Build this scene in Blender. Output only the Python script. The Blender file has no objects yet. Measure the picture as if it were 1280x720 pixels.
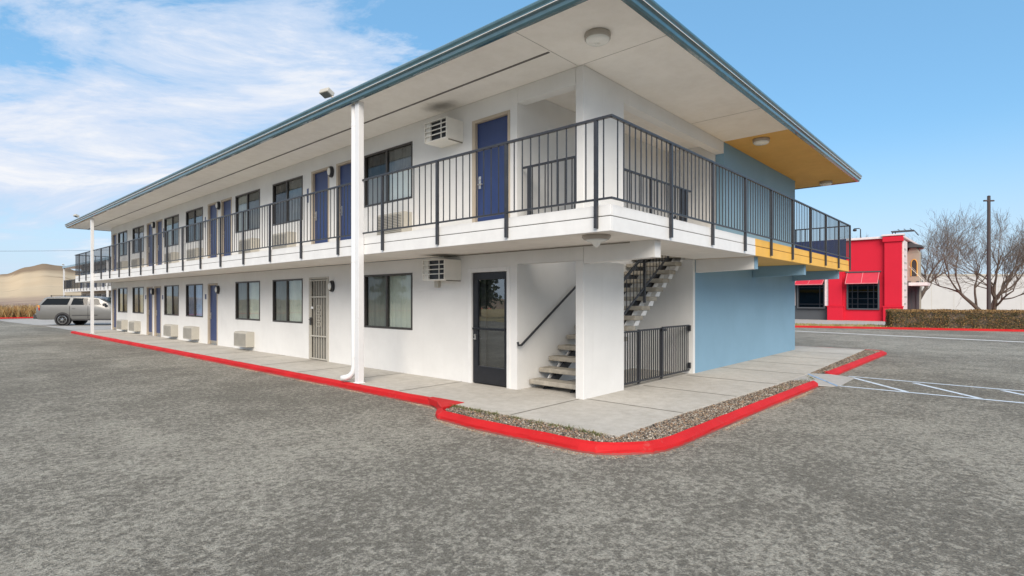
import bpy, bmesh, math, random
from mathutils import Vector, Matrix, noise as mnoise
random.seed(11)
S = bpy.context.scene
COL = S.collection
rad = math.radians

# ------------------------------------------------------------------ materials
MATS = {}
def newmat(name):
    m = bpy.data.materials.new(name); m.use_nodes = True
    nt = m.node_tree; b = nt.nodes['Principled BSDF']
    MATS[name] = m
    return m, nt, b
def nd(nt, t, **kw):
    n = nt.nodes.new(t)
    for k, v in kw.items():
        if k.startswith('i_'):
            n.inputs[k[2:].replace('_', ' ')].default_value = v
        else: setattr(n, k, v)
    return n
def lk(nt, a, b): nt.links.new(a, b)
def ramp(nt, fac, stops):
    r = nd(nt, 'ShaderNodeValToRGB')
    e = r.color_ramp.elements
    while len(e) > 1: e.remove(e[-1])
    e[0].position = stops[0][0]; e[0].color = (*stops[0][1], 1)
    for p, c in stops[1:]:
        x = e.new(p); x.color = (*c, 1)
    lk(nt, fac, r.inputs[0]); return r
def noise(nt, vec, scale, detail=4, rough=.55, dist=0):
    n = nd(nt, 'ShaderNodeTexNoise'); n.inputs['Scale'].default_value = scale
    n.inputs['Detail'].default_value = detail; n.inputs['Roughness'].default_value = rough
    n.inputs['Distortion'].default_value = dist
    lk(nt, vec, n.inputs['Vector']); return n
def mixc(nt, fac, a, b, bt='MIX'):
    m = nd(nt, 'ShaderNodeMix', data_type='RGBA', blend_type=bt)
    for s, v in ((0, fac), (6, a), (7, b)):
        if hasattr(v, 'is_linked') or hasattr(v, 'links'): lk(nt, v, m.inputs[s])
        elif isinstance(v, (int, float)): m.inputs[s].default_value = v
        else: m.inputs[s].default_value = (*v, 1)
    return m.outputs[2]
def mathn(nt, op, a, b=None, clamp=False):
    m = nd(nt, 'ShaderNodeMath', operation=op, use_clamp=clamp)
    for i, v in enumerate((a, b)):
        if v is None: continue
        if isinstance(v, (int, float)): m.inputs[i].default_value = v
        else: lk(nt, v, m.inputs[i])
    return m.outputs[0]
def bump(nt, h, bsdf, strength=.3, dist=.01):
    b = nd(nt, 'ShaderNodeBump'); b.inputs['Strength'].default_value = strength
    b.inputs['Distance'].default_value = dist
    lk(nt, h, b.inputs['Height']); lk(nt, b.outputs[0], bsdf.inputs['Normal'])
def coord(nt, kind='Object', scale=None):
    t = nd(nt, 'ShaderNodeTexCoord')
    if scale is None: return t.outputs[kind]
    m = nd(nt, 'ShaderNodeMapping'); m.inputs['Scale'].default_value = scale
    lk(nt, t.outputs[kind], m.inputs[0]); return m.outputs[0]
def simple(name, col, rough=.5, metal=0, var=.12, vscale=3, bscale=None, bstr=.15, bdist=.004, spec=.5, coat=0):
    m, nt, b = newmat(name)
    v = coord(nt)
    n = noise(nt, v, vscale, 5, .6)
    lo = tuple(c*(1-var) for c in col); hi = tuple(min(1, c*(1+var)) for c in col)
    r = ramp(nt, n.outputs[0], [(.3, lo), (.7, hi)])
    lk(nt, r.outputs[0], b.inputs['Base Color'])
    b.inputs['Roughness'].default_value = rough; b.inputs['Metallic'].default_value = metal
    b.inputs['Specular IOR Level'].default_value = spec; b.inputs['Coat Weight'].default_value = coat
    if bscale:
        n2 = noise(nt, v, bscale, 4, .6); bump(nt, n2.outputs[0], b, bstr, bdist)
    return m

def painted_wall(name, col, dirt=.10, streak=True):
    """painted render: fine stipple, faint patchiness, faint vertical weather streaks"""
    m, nt, b = newmat(name)
    v = coord(nt)
    n1 = noise(nt, v, .9, 6, .62)
    c = ramp(nt, n1.outputs[0], [(.28, tuple(x*(1-dirt) for x in col)), (.62, col)])
    out = c.outputs[0]
    if streak:
        vs = coord(nt, 'Object', (6, 6, .35))
        n2 = noise(nt, vs, 1.0, 5, .6)
        s = ramp(nt, n2.outputs[0], [(.55, (0, 0, 0)), (.8, (1, 1, 1))])
        f = mathn(nt, 'MULTIPLY', s.outputs[0], .22)
        out = mixc(nt, f, out, tuple(x*.80 for x in (col[0], col[1]*.98, col[2]*.94)))
    lk(nt, out, b.inputs['Base Color'])
    b.inputs['Roughness'].default_value = .75; b.inputs['Specular IOR Level'].default_value = .3
    h = noise(nt, v, 55, 5, .7); h2 = noise(nt, v, 5, 3, .5)
    hh = mathn(nt, 'ADD', h.outputs[0], mathn(nt, 'MULTIPLY', h2.outputs[0], 2.0))
    bump(nt, hh, b, .25, .006)
    return m

painted_wall('white_render', (.745, .745, .73))
painted_wall('blue_render', (.22, .37, .49), .08)
painted_wall('red_render', (.60, .012, .035), .06)
painted_wall('taupe_render', (.36, .33, .27), .08)
painted_wall('slate_render', (.075, .082, .092), .08)
painted_wall('warehouse_white', (.50, .51, .515), .06)
simple('white_trim', (.74, .74, .73), .45, var=.05, vscale=4, bscale=30, bstr=.08)
simple('yellow_trim', (.78, .44, .075), .6, var=.07, vscale=2, bscale=40, bstr=.12)
simple('pink_white', (.72, .62, .62), .6, var=.1, vscale=5)

def soffit_mat(name, col, stain):
    m, nt, b = newmat(name)
    v = coord(nt)
    n1 = noise(nt, v, .8, 7, .65, .4)
    n2 = noise(nt, v, 4, 6, .7)
    c = ramp(nt, n1.outputs[0], [(.3, tuple(x*.92 for x in col)), (.65, col)])
    c2 = ramp(nt, n2.outputs[0], [(.35, (.95, .945, .935)), (.6, (1, 1, 1))])
    out = mixc(nt, 1.0, c.outputs[0], c2.outputs[0], 'MULTIPLY')
    if stain:   # soot stain over the wall air conditioner
        d = nd(nt, 'ShaderNodeVectorMath', operation='SUBTRACT'); lk(nt, v, d.inputs[0]); d.inputs[1].default_value = (-.3, 3.2, 5.41)
        mp = nd(nt, 'ShaderNodeMapping'); mp.inputs['Scale'].default_value = (2.6, 1.5, 0); lk(nt, d.outputs[0], mp.inputs[0])
        ln = nd(nt, 'ShaderNodeVectorMath', operation='LENGTH'); lk(nt, mp.outputs[0], ln.inputs[0])
        w = mathn(nt, 'ADD', ln.outputs['Value'], mathn(nt, 'MULTIPLY', n2.outputs[0], .5))
        s = ramp(nt, w, [(.35, (1, 1, 1)), (1.0, (0, 0, 0))])
        out = mixc(nt, mathn(nt, 'MULTIPLY', s.outputs[0], .6), out, (.16, .14, .12))
    lk(nt, out, b.inputs['Base Color']); b.inputs['Roughness'].default_value = .8
    b.inputs['Specular IOR Level'].default_value = .2
    bump(nt, noise(nt, v, 35, 5, .7).outputs[0], b, .2, .006)
soffit_mat('soffit_white', (.88, .85, .80), True)
soffit_mat('soffit_yellow', (.76, .47, .155), False)

simple('gutter_teal', (.045, .118, .145), .22, 0.0, var=.15, vscale=5, spec=.8, coat=.6)
simple('roof_membrane', (.30, .31, .32), .8, bscale=30)
simple('joint_sealant', (.21, .195, .165), .9, var=.3, vscale=8)
simple('seam_dark', (.13, .12, .11), .8)
simple('seam_pale', (.42, .40, .37), .8)
simple('black_iron', (.030, .032, .038), .42, var=.25, vscale=14, bscale=60, bstr=.1)
simple('black_frame', (.012, .014, .019), .3, var=.2, vscale=10)
simple('bronze_frame', (.045, .040, .036), .38, var=.2, vscale=8)
simple('door_blue', (.021, .043, .140), .38, var=.10, vscale=2.5, bscale=40, bstr=.08)
simple('door_frame_tan', (.46, .39, .30), .5, var=.08)
simple('beige_metal', (.46, .44, .385), .5, var=.06, vscale=3)
simple('beige_dark', (.20, .19, .165), .6, var=.1)
simple('steel', (.62, .61, .58), .28, 1.0, var=.1, vscale=9)
simple('cream_plastic', (.74, .72, .66), .4, var=.05)
simple('lamp_lens', (.80, .80, .76), .25, var=.03)
simple('lamp_rim', (.40, .37, .33), .4, .4, var=.1)
simple('plate_navy', (.04, .06, .15), .35)
simple('tread_concrete', (.36, .33, .275), .85, var=.22, vscale=7, bscale=60, bstr=.3)
simple('curtain_grey', (.36, .38, .36), .9, var=.1)
simple('curtain_pale', (.55, .58, .53), .9, var=.08)
simple('curtain_cream', (.72, .67, .54), .9, var=.08)
simple('curtain_dark', (.16, .165, .165), .9, var=.2, vscale=4)
simple('curtain_blue', (.30, .42, .66), .8, var=.2)
simple('paper_white', (.74, .76, .77), .8, var=.04)
simple('interior_dark', (.045, .047, .05), .9)
simple('downpipe_white', (.72, .725, .73), .3, var=.03, coat=.3)
simple('navy_panel', (.014, .04, .17), .5, var=.15)

def glass_mat(name, refl, tint):
    m, nt, b = newmat(name)
    nt.nodes.remove(b)
    out = nt.nodes['Material Output']
    tr = nd(nt, 'ShaderNodeBsdfTransparent'); tr.inputs[0].default_value = (*tint, 1)
    gl = nd(nt, 'ShaderNodeBsdfGlossy'); gl.inputs['Roughness'].default_value = .015
    v = coord(nt); n = noise(nt, v, 1.6, 2, .5)
    bp_ = nd(nt, 'ShaderNodeBump'); bp_.inputs['Strength'].default_value = .05; bp_.inputs['Distance'].default_value = .02
    lk(nt, n.outputs[0], bp_.inputs['Height']); lk(nt, bp_.outputs[0], gl.inputs['Normal'])
    lw = nd(nt, 'ShaderNodeLayerWeight'); lw.inputs['Blend'].default_value = .5
    f = mathn(nt, 'ADD', mathn(nt, 'MULTIPLY', mathn(nt, 'POWER', lw.outputs['Facing'], 4.2), .8), refl, True)
    mx = nd(nt, 'ShaderNodeMixShader'); lk(nt, f, mx.inputs[0])
    lk(nt, tr.outputs[0], mx.inputs[1]); lk(nt, gl.outputs[0], mx.inputs[2]); lk(nt, mx.outputs[0], out.inputs[0])
glass_mat('window_glass', .09, (.90, .94, .92))
glass_mat('screened_glass', .04, (.55, .57, .57))
glass_mat('door_glass', .28, (.86, .90, .88))
glass_mat('car_glass', .045, (.10, .12, .12))

def asphalt():
    m, nt, b = newmat('asphalt')
    v = coord(nt)
    big = noise(nt, v, .16, 5, .6, .6)
    med = noise(nt, v, 1.6, 5, .6, .3)
    pat = noise(nt, v, 15, 9, .70, .15)
    mid = noise(nt, v, 48, 4, .7)
    grain = noise(nt, v, 170, 3, .75)
    vor = nd(nt, 'ShaderNodeTexVoronoi'); vor.inputs['Scale'].default_value = 85; lk(nt, v, vor.inputs['Vector'])
    # worn light patches where the binder has gone, dark where it is still sealed
    t = mathn(nt, 'ADD', pat.outputs[0], mathn(nt, 'MULTIPLY', mathn(nt, 'SUBTRACT', big.outputs[0], .5), .50))
    t = mathn(nt, 'ADD', t, mathn(nt, 'MULTIPLY', mathn(nt, 'SUBTRACT', med.outputs[0], .5), .30))
    t = mathn(nt, 'ADD', t, mathn(nt, 'MULTIPLY', mathn(nt, 'SUBTRACT', mid.outputs[0], .5), .30))
    c = ramp(nt, t, [(.30, (.158, .148, .125)), (.485, (.215, .203, .172)), (.545, (.312, .296, .252)), (.72, (.43, .409, .348))])
    mg = ramp(nt, mid.outputs[0], [(.30, (.62, .62, .62)), (.5, (1, 1, 1)), (.70, (1.3, 1.3, 1.28))])
    c_ = mixc(nt, 1.0, c.outputs[0], mg.outputs[0], 'MULTIPLY')
    g = ramp(nt, grain.outputs[0], [(.28, (.55, .55, .56)), (.5, (1, 1, 1)), (.72, (1.35, 1.33, 1.3))])
    out = mixc(nt, 1.0, c_, g.outputs[0], 'MULTIPLY')
    # pale aggregate specks
    sp = ramp(nt, vor.outputs['Color'], [(.86, (0, 0, 0)), (.93, (1, 1, 1))])
    d = ramp(nt, vor.outputs['Distance'], [(.18, (1, 1, 1)), (.35, (0, 0, 0))])
    f = mathn(nt, 'MULTIPLY', sp.outputs[0], d.outputs[0])
    out = mixc(nt, mathn(nt, 'MULTIPLY', f, .55), out, (.42, .40, .36))
    lk(nt, out, b.inputs['Base Color'])
    b.inputs['Roughness'].default_value = .9; b.inputs['Specular IOR Level'].default_value = .15
    h = mathn(nt, 'ADD', mathn(nt, 'MULTIPLY', vor.outputs['Distance'], -.5), mathn(nt, 'MULTIPLY', pat.outputs[0], 2.2))
    h = mathn(nt, 'ADD', h, mathn(nt, 'MULTIPLY', mid.outputs[0], 1.4))
    bump(nt, h, b, .8, .02)
asphalt()

def concrete(name, col, stain=.25):
    m, nt, b = newmat(name)
    v = coord(nt)
    n1 = noise(nt, v, .7, 6, .65, .5); n2 = noise(nt, v, 6, 6, .7); n3 = noise(nt, v, 160, 3, .7)
    c = ramp(nt, n1.outputs[0], [(.28, tuple(x*(1-stain) for x in col)), (.66, col)])
    c2 = ramp(nt, n2.outputs[0], [(.32, (.84, .83, .81)), (.6, (1, 1, 1))])
    c3 = ramp(nt, n3.outputs[0], [(.3, (.85, .85, .85)), (.6, (1.05, 1.05, 1.05))])
    o = mixc(nt, 1, mixc(nt, 1, c.outputs[0], c2.outputs[0], 'MULTIPLY'), c3.outputs[0], 'MULTIPLY')
    lk(nt, o, b.inputs['Base Color']); b.inputs['Roughness'].default_value = .85; b.inputs['Specular IOR Level'].default_value = .25
    bump(nt, n3.outputs[0], b, .2, .004)
concrete('sidewalk_concrete', (.53, .505, .455), .18)
concrete('apron_concrete', (.44, .43, .41), .2)

def kerb_paint():
    m, nt, b = newmat('red_kerb_paint')
    v = coord(nt)
    n1 = noise(nt, v, 9, 7, .7, .4); n2 = noise(nt, v, 1.3, 4, .6)
    c = ramp(nt, n2.outputs[0], [(.3, (.44, .010, .012)), (.7, (.57, .015, .018))])
    w = ramp(nt, n1.outputs[0], [(.59, (0, 0, 0)), (.70, (1, 1, 1))])
    o = mixc(nt, mathn(nt, 'MULTIPLY', w.outputs[0], .5), c.outputs[0], (.42, .10, .085)); b.inputs['Specular IOR Level'].default_value = .25
    sepn = nd(nt, 'ShaderNodeSeparateXYZ'); lk(nt, v, sepn.inputs[0])
    low = ramp(nt, mathn(nt, 'ADD', sepn.outputs[2], mathn(nt, 'MULTIPLY', n1.outputs[0], .05)), [(-.0, (1, 1, 1)), (.01, (0, 0, 0))])
    z = mathn(nt, 'ADD', sepn.outputs[2], mathn(nt, 'MULTIPLY', n1.outputs[0], .06))
    scuff = mathn(nt, 'LESS_THAN', z, -.068)      # tyre-scuffed bottom edge where paint has gone
    o = mixc(nt, mathn(nt, 'MULTIPLY', scuff, .6), o, (.16, .10, .085))
    lk(nt, o, b.inputs['Base Color']); b.inputs['Roughness'].default_value = .65
    bump(nt, n1.outputs[0], b, .5, .02)
kerb_paint()
def worn_paint(name, col, cover):
    m, nt, b = newmat(name)
    v = coord(nt)
    n1 = noise(nt, v, 14, 8, .72, .2)
    w = ramp(nt, n1.outputs[0], [(cover-.06, (1, 1, 1)), (cover+.08, (0, 0, 0))])
    o = mixc(nt, w.outputs[0], (.13, .125, .12), col)
    lk(nt, o, b.inputs['Base Color']); b.inputs['Roughness'].default_value = .7
worn_paint('blue_white_paint', (.62, .70, .78), .60)
worn_paint('blue_paint', (.24, .38, .58), .58)
worn_paint('white_paint', (.74, .74, .72), .62)

def ground_mat():
    m, nt, b = newmat('dry_ground')
    v = coord(nt, 'Object', (.6, 1.8, 1))
    n1 = noise(nt, v, .035, 6, .65, .5); n2 = noise(nt, coord(nt), 1.2, 6, .7)
    c = ramp(nt, n1.outputs[0], [(.30, (.20, .13, .095)), (.42, (.33, .235, .15)), (.52, (.24, .185, .15)), (.62, (.36, .27, .155)), (.75, (.20, .16, .13))])
    c2 = ramp(nt, n2.outputs[0], [(.3, (.7, .68, .66)), (.65, (1.1, 1.1, 1.1))])
    lk(nt, mixc(nt, 1, c.outputs[0], c2.outputs[0], 'MULTIPLY'), b.inputs['Base Color'])
    b.inputs['Roughness'].default_value = .95; b.inputs['Specular IOR Level'].default_value = .1
    bump(nt, n2.outputs[0], b, .6, .1)
ground_mat()
def hill_mat():
    m, nt, b = newmat('hill_straw')
    v = coord(nt, 'Object', (.012, .012, .055))
    n1 = noise(nt, v, 1.0, 7, .62, .6)
    n2 = noise(nt, coord(nt), .05, 7, .65)
    c = ramp(nt, n1.outputs[0], [(.30, (.27, .205, .145)), (.38, (.46, .365, .25)), (.60, (.51, .415, .29)), (.68, (.33, .26, .185)), (.76, (.48, .39, .275))])
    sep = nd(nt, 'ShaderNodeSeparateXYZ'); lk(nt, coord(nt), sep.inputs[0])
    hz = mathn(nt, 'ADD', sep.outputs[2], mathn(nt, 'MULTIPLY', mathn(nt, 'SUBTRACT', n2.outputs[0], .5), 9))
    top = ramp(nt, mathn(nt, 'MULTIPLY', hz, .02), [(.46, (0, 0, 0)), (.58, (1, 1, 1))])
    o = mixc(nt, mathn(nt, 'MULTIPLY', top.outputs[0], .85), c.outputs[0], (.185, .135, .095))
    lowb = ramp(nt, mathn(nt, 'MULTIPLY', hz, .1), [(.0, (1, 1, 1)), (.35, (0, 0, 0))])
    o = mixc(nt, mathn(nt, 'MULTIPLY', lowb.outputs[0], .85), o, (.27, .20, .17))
    lk(nt, o, b.inputs['Base Color']); b.inputs['Roughness'].default_value = 1; b.inputs['Specular IOR Level'].default_value = 0
hill_mat()
def attr_mat(name, rough=.8, spec=.3):
    m, nt, b = newmat(name)
    a = nd(nt, 'ShaderNodeVertexColor'); a.layer_name = 'tone'
    n = noise(nt, coord(nt), 60, 3, .6)
    g = ramp(nt, n.outputs[0], [(.3, (.8, .8, .8)), (.7, (1.15, 1.15, 1.15))])
    lk(nt, mixc(nt, 1, a.outputs[0], g.outputs[0], 'MULTIPLY'), b.inputs['Base Color'])
    b.inputs['Roughness'].default_value = rough; b.inputs['Specular IOR Level'].default_value = spec
for nme in ('pebbles', 'leaves', 'grass_blades'): attr_mat(nme)
simple('gravel_bed', (.17, .145, .115), .95, var=.3, vscale=30, bscale=90, bstr=.6, bdist=.02)
simple('bark', (.13, .10, .08), .9, var=.3, vscale=5, bscale=30, bstr=.4)
simple('twig', (.15, .118, .094), .9, var=.25, vscale=3)
simple('pole_brown', (.055, .042, .040), .5, var=.1)
simple('grass_verge_soil', (.33, .26, .12), .95, var=.35, vscale=2, bscale=40, bstr=.5)
simple('awning_red', (.52, .03, .055), .55, var=.06)
simple('awning_seam', (.66, .22, .24), .6)
simple('suv_paint', (.205, .205, .198), .34, .4, var=.03, coat=.5)
simple('suv_trim', (.03, .03, .032), .6)
simple('tyre', (.014, .014, .015), .9, bscale=40, spec=.15)
simple('chrome', (.75, .75, .75), .12, 1.0, var=.05)
simple('tail_red', (.42, .015, .012), .15, coat=1)
simple('tail_amber', (.75, .30, .05), .15, coat=1)

# ------------------------------------------------------------------ mesh helpers
class MB:
    def __init__(s): s.bm = bmesh.new()
    def quad(s, pts, mi=0):
        f = s.bm.faces.new([s.bm.verts.new(p) for p in pts]); f.material_index = mi; return f
    def box(s, x0, x1, y0, y1, z0, z1, mi=0):
        x0, x1 = sorted((x0, x1)); y0, y1 = sorted((y0, y1)); z0, z1 = sorted((z0, z1))
        v = [s.bm.verts.new((x, y, z)) for z in (z0, z1) for x, y in ((x0, y0), (x1, y0), (x1, y1), (x0, y1))]
        for i in ((3, 2, 1, 0), (4, 5, 6, 7), (0, 1, 5, 4), (1, 2, 6, 5), (2, 3, 7, 6), (3, 0, 4, 7)):
            s.bm.faces.new([v[k] for k in i]).material_index = mi
        return s
    def obox(s, c, ax, ay, az, hx, hy, hz, mi=0):
        c = Vector(c); ax = Vector(ax).normalized(); ay = Vector(ay).normalized(); az = Vector(az).normalized()
        v = [s.bm.verts.new(c+ax*i*hx+ay*j*hy+az*k*hz) for k in (-1, 1) for i, j in ((-1, -1), (1, -1), (1, 1), (-1, 1))]
        for i in ((3, 2, 1, 0), (4, 5, 6, 7), (0, 1, 5, 4), (1, 2, 6, 5), (2, 3, 7, 6), (3, 0, 4, 7)):
            s.bm.faces.new([v[k] for k in i]).material_index = mi
        return s
    def bar(s, p, q, w, h, up=(0, 0, 1), mi=0):
        p = Vector(p); q = Vector(q); d = (q-p); L = d.length; d.normalize()
        side = d.cross(Vector(up)).normalized(); u = side.cross(d).normalized()
        return s.obox((p+q)/2, d, side, u, L/2, w/2, h/2, mi)
    def prism(s, poly, vec, mi=0):
        a = [s.bm.verts.new(p) for p in poly]; b = [s.bm.verts.new(Vector(p)+Vector(vec)) for p in poly]
        n = len(a)
        s.bm.faces.new(a[::-1]).material_index = mi; s.bm.faces.new(b).material_index = mi
        for i in range(n):
            s.bm.faces.new((a[i], a[(i+1) % n], b[(i+1) % n], b[i])).material_index = mi
        return s
    def tube(s, pts, r, n=8, mi=0, cap=True):
        pts = [Vector(p) for p in pts]
        rr = r if isinstance(r, (list, tuple)) else [r]*len(pts)
        rings = []; prev = None
        for i, p in enumerate(pts):
            d = (pts[min(i+1, len(pts)-1)]-pts[max(i-1, 0)]).normalized()
            if prev is None:
                a = Vector((0, 0, 1)) if abs(d.z) < .9 else Vector((1, 0, 0))
                sx = d.cross(a).normalized()
            else:
                sx = (prev-d*prev.dot(d)).normalized()
            prev = sx; sy = d.cross(sx)
            rings.append([s.bm.verts.new(p+(sx*math.cos(2*math.pi*k/n)+sy*math.sin(2*math.pi*k/n))*rr[i]) for k in range(n)])
        for a, b in zip(rings, rings[1:]):
            for k in range(n):
                s.bm.faces.new((a[k], a[(k+1) % n], b[(k+1) % n], b[k])).material_index = mi
        if cap:
            s.bm.faces.new(rings[0][::-1]).material_index = mi; s.bm.faces.new(rings[-1]).material_index = mi
        return s
    def lathe(s, c, prof, n=24, axis='Z', mi=0):
        c = Vector(c); rings = []
        for r, h in prof:
            ring = []
            for k in range(n):
                a = 2*math.pi*k/n; p = (r*math.cos(a), r*math.sin(a), h)
                if axis == 'X': p = (h, r*math.cos(a), r*math.sin(a))
                if axis == 'Y': p = (r*math.sin(a), h, r*math.cos(a))
                ring.append(s.bm.verts.new(c+Vector(p)))
            rings.append(ring)
        for a, b in zip(rings, rings[1:]):
            for k in range(n): s.bm.faces.new((a[k], a[(k+1) % n], b[(k+1) % n], b[k])).material_index = mi
        s.bm.faces.new(rings[0][::-1]).material_index = mi; s.bm.faces.new(rings[-1]).material_index = mi
        return s
    def sheet(s, poly, z, mi=0):
        return s.quad([(p[0], p[1], z) for p in poly], mi)
    def build(s, name, mats, parent=None, smooth=False, bevel=0, loc=None, tri=False):
        bm = s.bm
        bmesh.ops.recalc_face_normals(bm, faces=bm.faces)
        me = bpy.data.meshes.new(name); bm.to_mesh(me); bm.free()
        for m in ([mats] if isinstance(mats, str) else mats): me.materials.append(MATS[m])
        if smooth:
            for p in me.polygons: p.use_smooth = True
        o = bpy.data.objects.new(name, me); COL.objects.link(o)
        if parent is not None: o.parent = parent
        if loc is not None: o.location = loc
        if bevel:
            b = o.modifiers.new('Bevel', 'BEVEL'); b.width = bevel; b.segments = 2; b.limit_method = 'ANGLE'; b.angle_limit = rad(40)
        return o
def tag(o, label=None, cat=None, group=None, kind=None):
    if label: o['label'] = label
    if cat: o['category'] = cat
    if group: o['group'] = group
    if kind: o['kind'] = kind
    return o
def thing(name, label, cat, loc=(0, 0, 0), rz=0, group=None):
    o = bpy.data.objects.new(name, None); COL.objects.link(o); o.location = loc; o.rotation_euler = (0, 0, rz)
    o.empty_display_size = .2
    return tag(o, label, cat, group)
def dup(root, loc, rz, label, group=None):
    r = root.copy(); COL.objects.link(r); r.location = loc; r.rotation_euler = (0, 0, rz); r['label'] = label
    if group: r['group'] = group
    for ch in list(root.children):
        c = ch.copy(); COL.objects.link(c); c.parent = r
        for g in list(ch.children):
            d = g.copy(); COL.objects.link(d); d.parent = c
    return r
def struct(o): o['kind'] = 'structure'; return o

# ------------------------------------------------------------------ camera
F = Vector((math.cos(.7360), math.sin(.7360), 0)); R = Vector((math.sin(.7360), -math.cos(.7360), 0))
cd = bpy.data.cameras.new('camera'); cam = bpy.data.objects.new('camera', cd); COL.objects.link(cam)
cam.location = (-7.331, -5.086, 1.62); cam.rotation_euler = (rad(90), 0, .7360-rad(90))
cd.sensor_width = 36; cd.lens = 685.72/1280*36; cd.shift_y = 13.91/1280; cd.clip_start = .05; cd.clip_end = 6000
S.camera = cam

# ------------------------------------------------------------------ light and sky
SUN_EL = rad(36)      # azimuth: direction (x=-.85,y=-1) seen from origin
sdir = Vector((-1.0, -.92, 0)).normalized()*math.cos(SUN_EL)+Vector((0, 0, math.sin(SUN_EL)))
ld = bpy.data.lights.new('sun', 'SUN'); ld.energy = 1.5; ld.angle = rad(42); ld.color = (1.0, .89, .76)
lo = bpy.data.objects.new('sun', ld); COL.objects.link(lo); lo.location = (0, 0, 40)
lo.rotation_euler = sdir.to_track_quat('Z', 'Y').to_euler()
W = bpy.data.worlds.new('World'); S.world = W; W.use_nodes = True
nt = W.node_tree; bg = nt.nodes['Background']; bg.inputs[1].default_value = .081
sky = nd(nt, 'ShaderNodeTexSky', sky_type='NISHITA'); sky.sun_disc = False; sky.sun_elevation = SUN_EL
sky.sun_rotation = math.atan2(sdir.x, sdir.y); sky.air_density = 1.0; sky.dust_density = .6; sky.ozone_density = 1.3; sky.altitude = 300
g = nd(nt, 'ShaderNodeTexCoord').outputs['Generated']
def dotw(v):
    n = nd(nt, 'ShaderNodeVectorMath', operation='DOT_PRODUCT'); lk(nt, g, n.inputs[0]); n.inputs[1].default_value = v; return n.outputs['Value']
sp = nd(nt, 'ShaderNodeSeparateXYZ'); lk(nt, g, sp.inputs[0])
zz = mathn(nt, 'ADD', mathn(nt, 'MAXIMUM', sp.outputs[2], 0), .16)
cu = mathn(nt, 'DIVIDE', dotw(R), zz); cv = mathn(nt, 'DIVIDE', dotw(F), zz)
cb = nd(nt, 'ShaderNodeCombineXYZ'); lk(nt, cu, cb.inputs[0]); lk(nt, cv, cb.inputs[1])
mp = nd(nt, 'ShaderNodeMapping'); mp.inputs['Rotation'].default_value = (0, 0, rad(20)); mp.inputs['Scale'].default_value = (.75, 1.2, 1); mp.inputs['Location'].default_value = (1.2, 5.5, 0)
lk(nt, cb.outputs[0], mp.inputs[0])
c1 = noise(nt, mp.outputs[0], 1.3, 14, .66, .6); c2 = noise(nt, mp.outputs[0], .5, 3, .5)
left = nd(nt, 'ShaderNodeMapRange', interpolation_type='SMOOTHSTEP'); lk(nt, dotw(R), left.inputs[0])
left.inputs[1].default_value = .12; left.inputs[2].default_value = -.30; left.inputs[3].default_value = -.20; left.inputs[4].default_value = .08
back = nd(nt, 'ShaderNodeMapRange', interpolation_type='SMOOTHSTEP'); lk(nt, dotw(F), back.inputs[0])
back.inputs[1].default_value = .25; back.inputs[2].default_value = -.35; back.inputs[3].default_value = 0; back.inputs[4].default_value = .34  # cloud cover added behind the camera, out of view, to neutralise the blue skylight
wr_ = nd(nt, 'ShaderNodeMapRange', interpolation_type='SMOOTHSTEP'); lk(nt, dotw(R), wr_.inputs[0]); wr_.inputs[1].default_value = .42; wr_.inputs[2].default_value = .64
wz_ = nd(nt, 'ShaderNodeMapRange', interpolation_type='SMOOTHSTEP'); lk(nt, sp.outputs[2], wz_.inputs[0]); wz_.inputs[1].default_value = .31; wz_.inputs[2].default_value = .40
wisp = mathn(nt, 'MULTIPLY', mathn(nt, 'MULTIPLY', wr_.outputs[0], wz_.outputs[0]), .28)
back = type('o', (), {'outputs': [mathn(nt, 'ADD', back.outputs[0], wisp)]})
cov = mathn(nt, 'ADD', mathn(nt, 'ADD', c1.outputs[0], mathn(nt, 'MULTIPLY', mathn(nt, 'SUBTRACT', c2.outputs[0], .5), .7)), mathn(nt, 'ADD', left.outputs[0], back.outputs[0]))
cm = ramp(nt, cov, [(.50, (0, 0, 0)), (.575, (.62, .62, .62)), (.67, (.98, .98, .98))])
cc = ramp(nt, c1.outputs[0], [(.40, (2.5, 3.05, 3.95)), (.54, (3.0, 3.4, 4.1)), (.66, (4.0, 4.05, 4.2))])
hs = nd(nt, 'ShaderNodeHueSaturation'); hs.inputs['Saturation'].default_value = 1.22; hs.inputs['Hue'].default_value = .492; hs.inputs['Value'].default_value = .88; lk(nt, sky.outputs[0], hs.inputs['Color'])
hz = nd(nt, 'ShaderNodeMapRange', interpolation_type='SMOOTHSTEP'); lk(nt, sp.outputs[2], hz.inputs[0])
hz.inputs[1].default_value = 0; hz.inputs[2].default_value = .27; hz.inputs[3].default_value = .85; hz.inputs[4].default_value = 0
hc = nd(nt, 'ShaderNodeMapRange', interpolation_type='SMOOTHSTEP'); lk(nt, sp.outputs[2], hc.inputs[0])
hc.inputs[1].default_value = .0; hc.inputs[2].default_value = .16; hc.inputs[3].default_value = .15; hc.inputs[4].default_value = 1
cmf = mathn(nt, 'MULTIPLY', cm.outputs[0], hc.outputs[0])
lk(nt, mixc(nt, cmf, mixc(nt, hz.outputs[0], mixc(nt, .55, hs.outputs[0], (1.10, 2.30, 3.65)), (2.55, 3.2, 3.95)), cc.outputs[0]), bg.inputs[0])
V = S.view_settings; V.view_transform = 'Standard'; V.look = 'None'; V.gamma = 1; V.use_curve_mapping = False; V.exposure = 1.52
S.cycles.use_denoising = True
S.cycles.max_bounces = 8; S.cycles.diffuse_bounces = 5; S.cycles.transparent_max_bounces = 12

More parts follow.
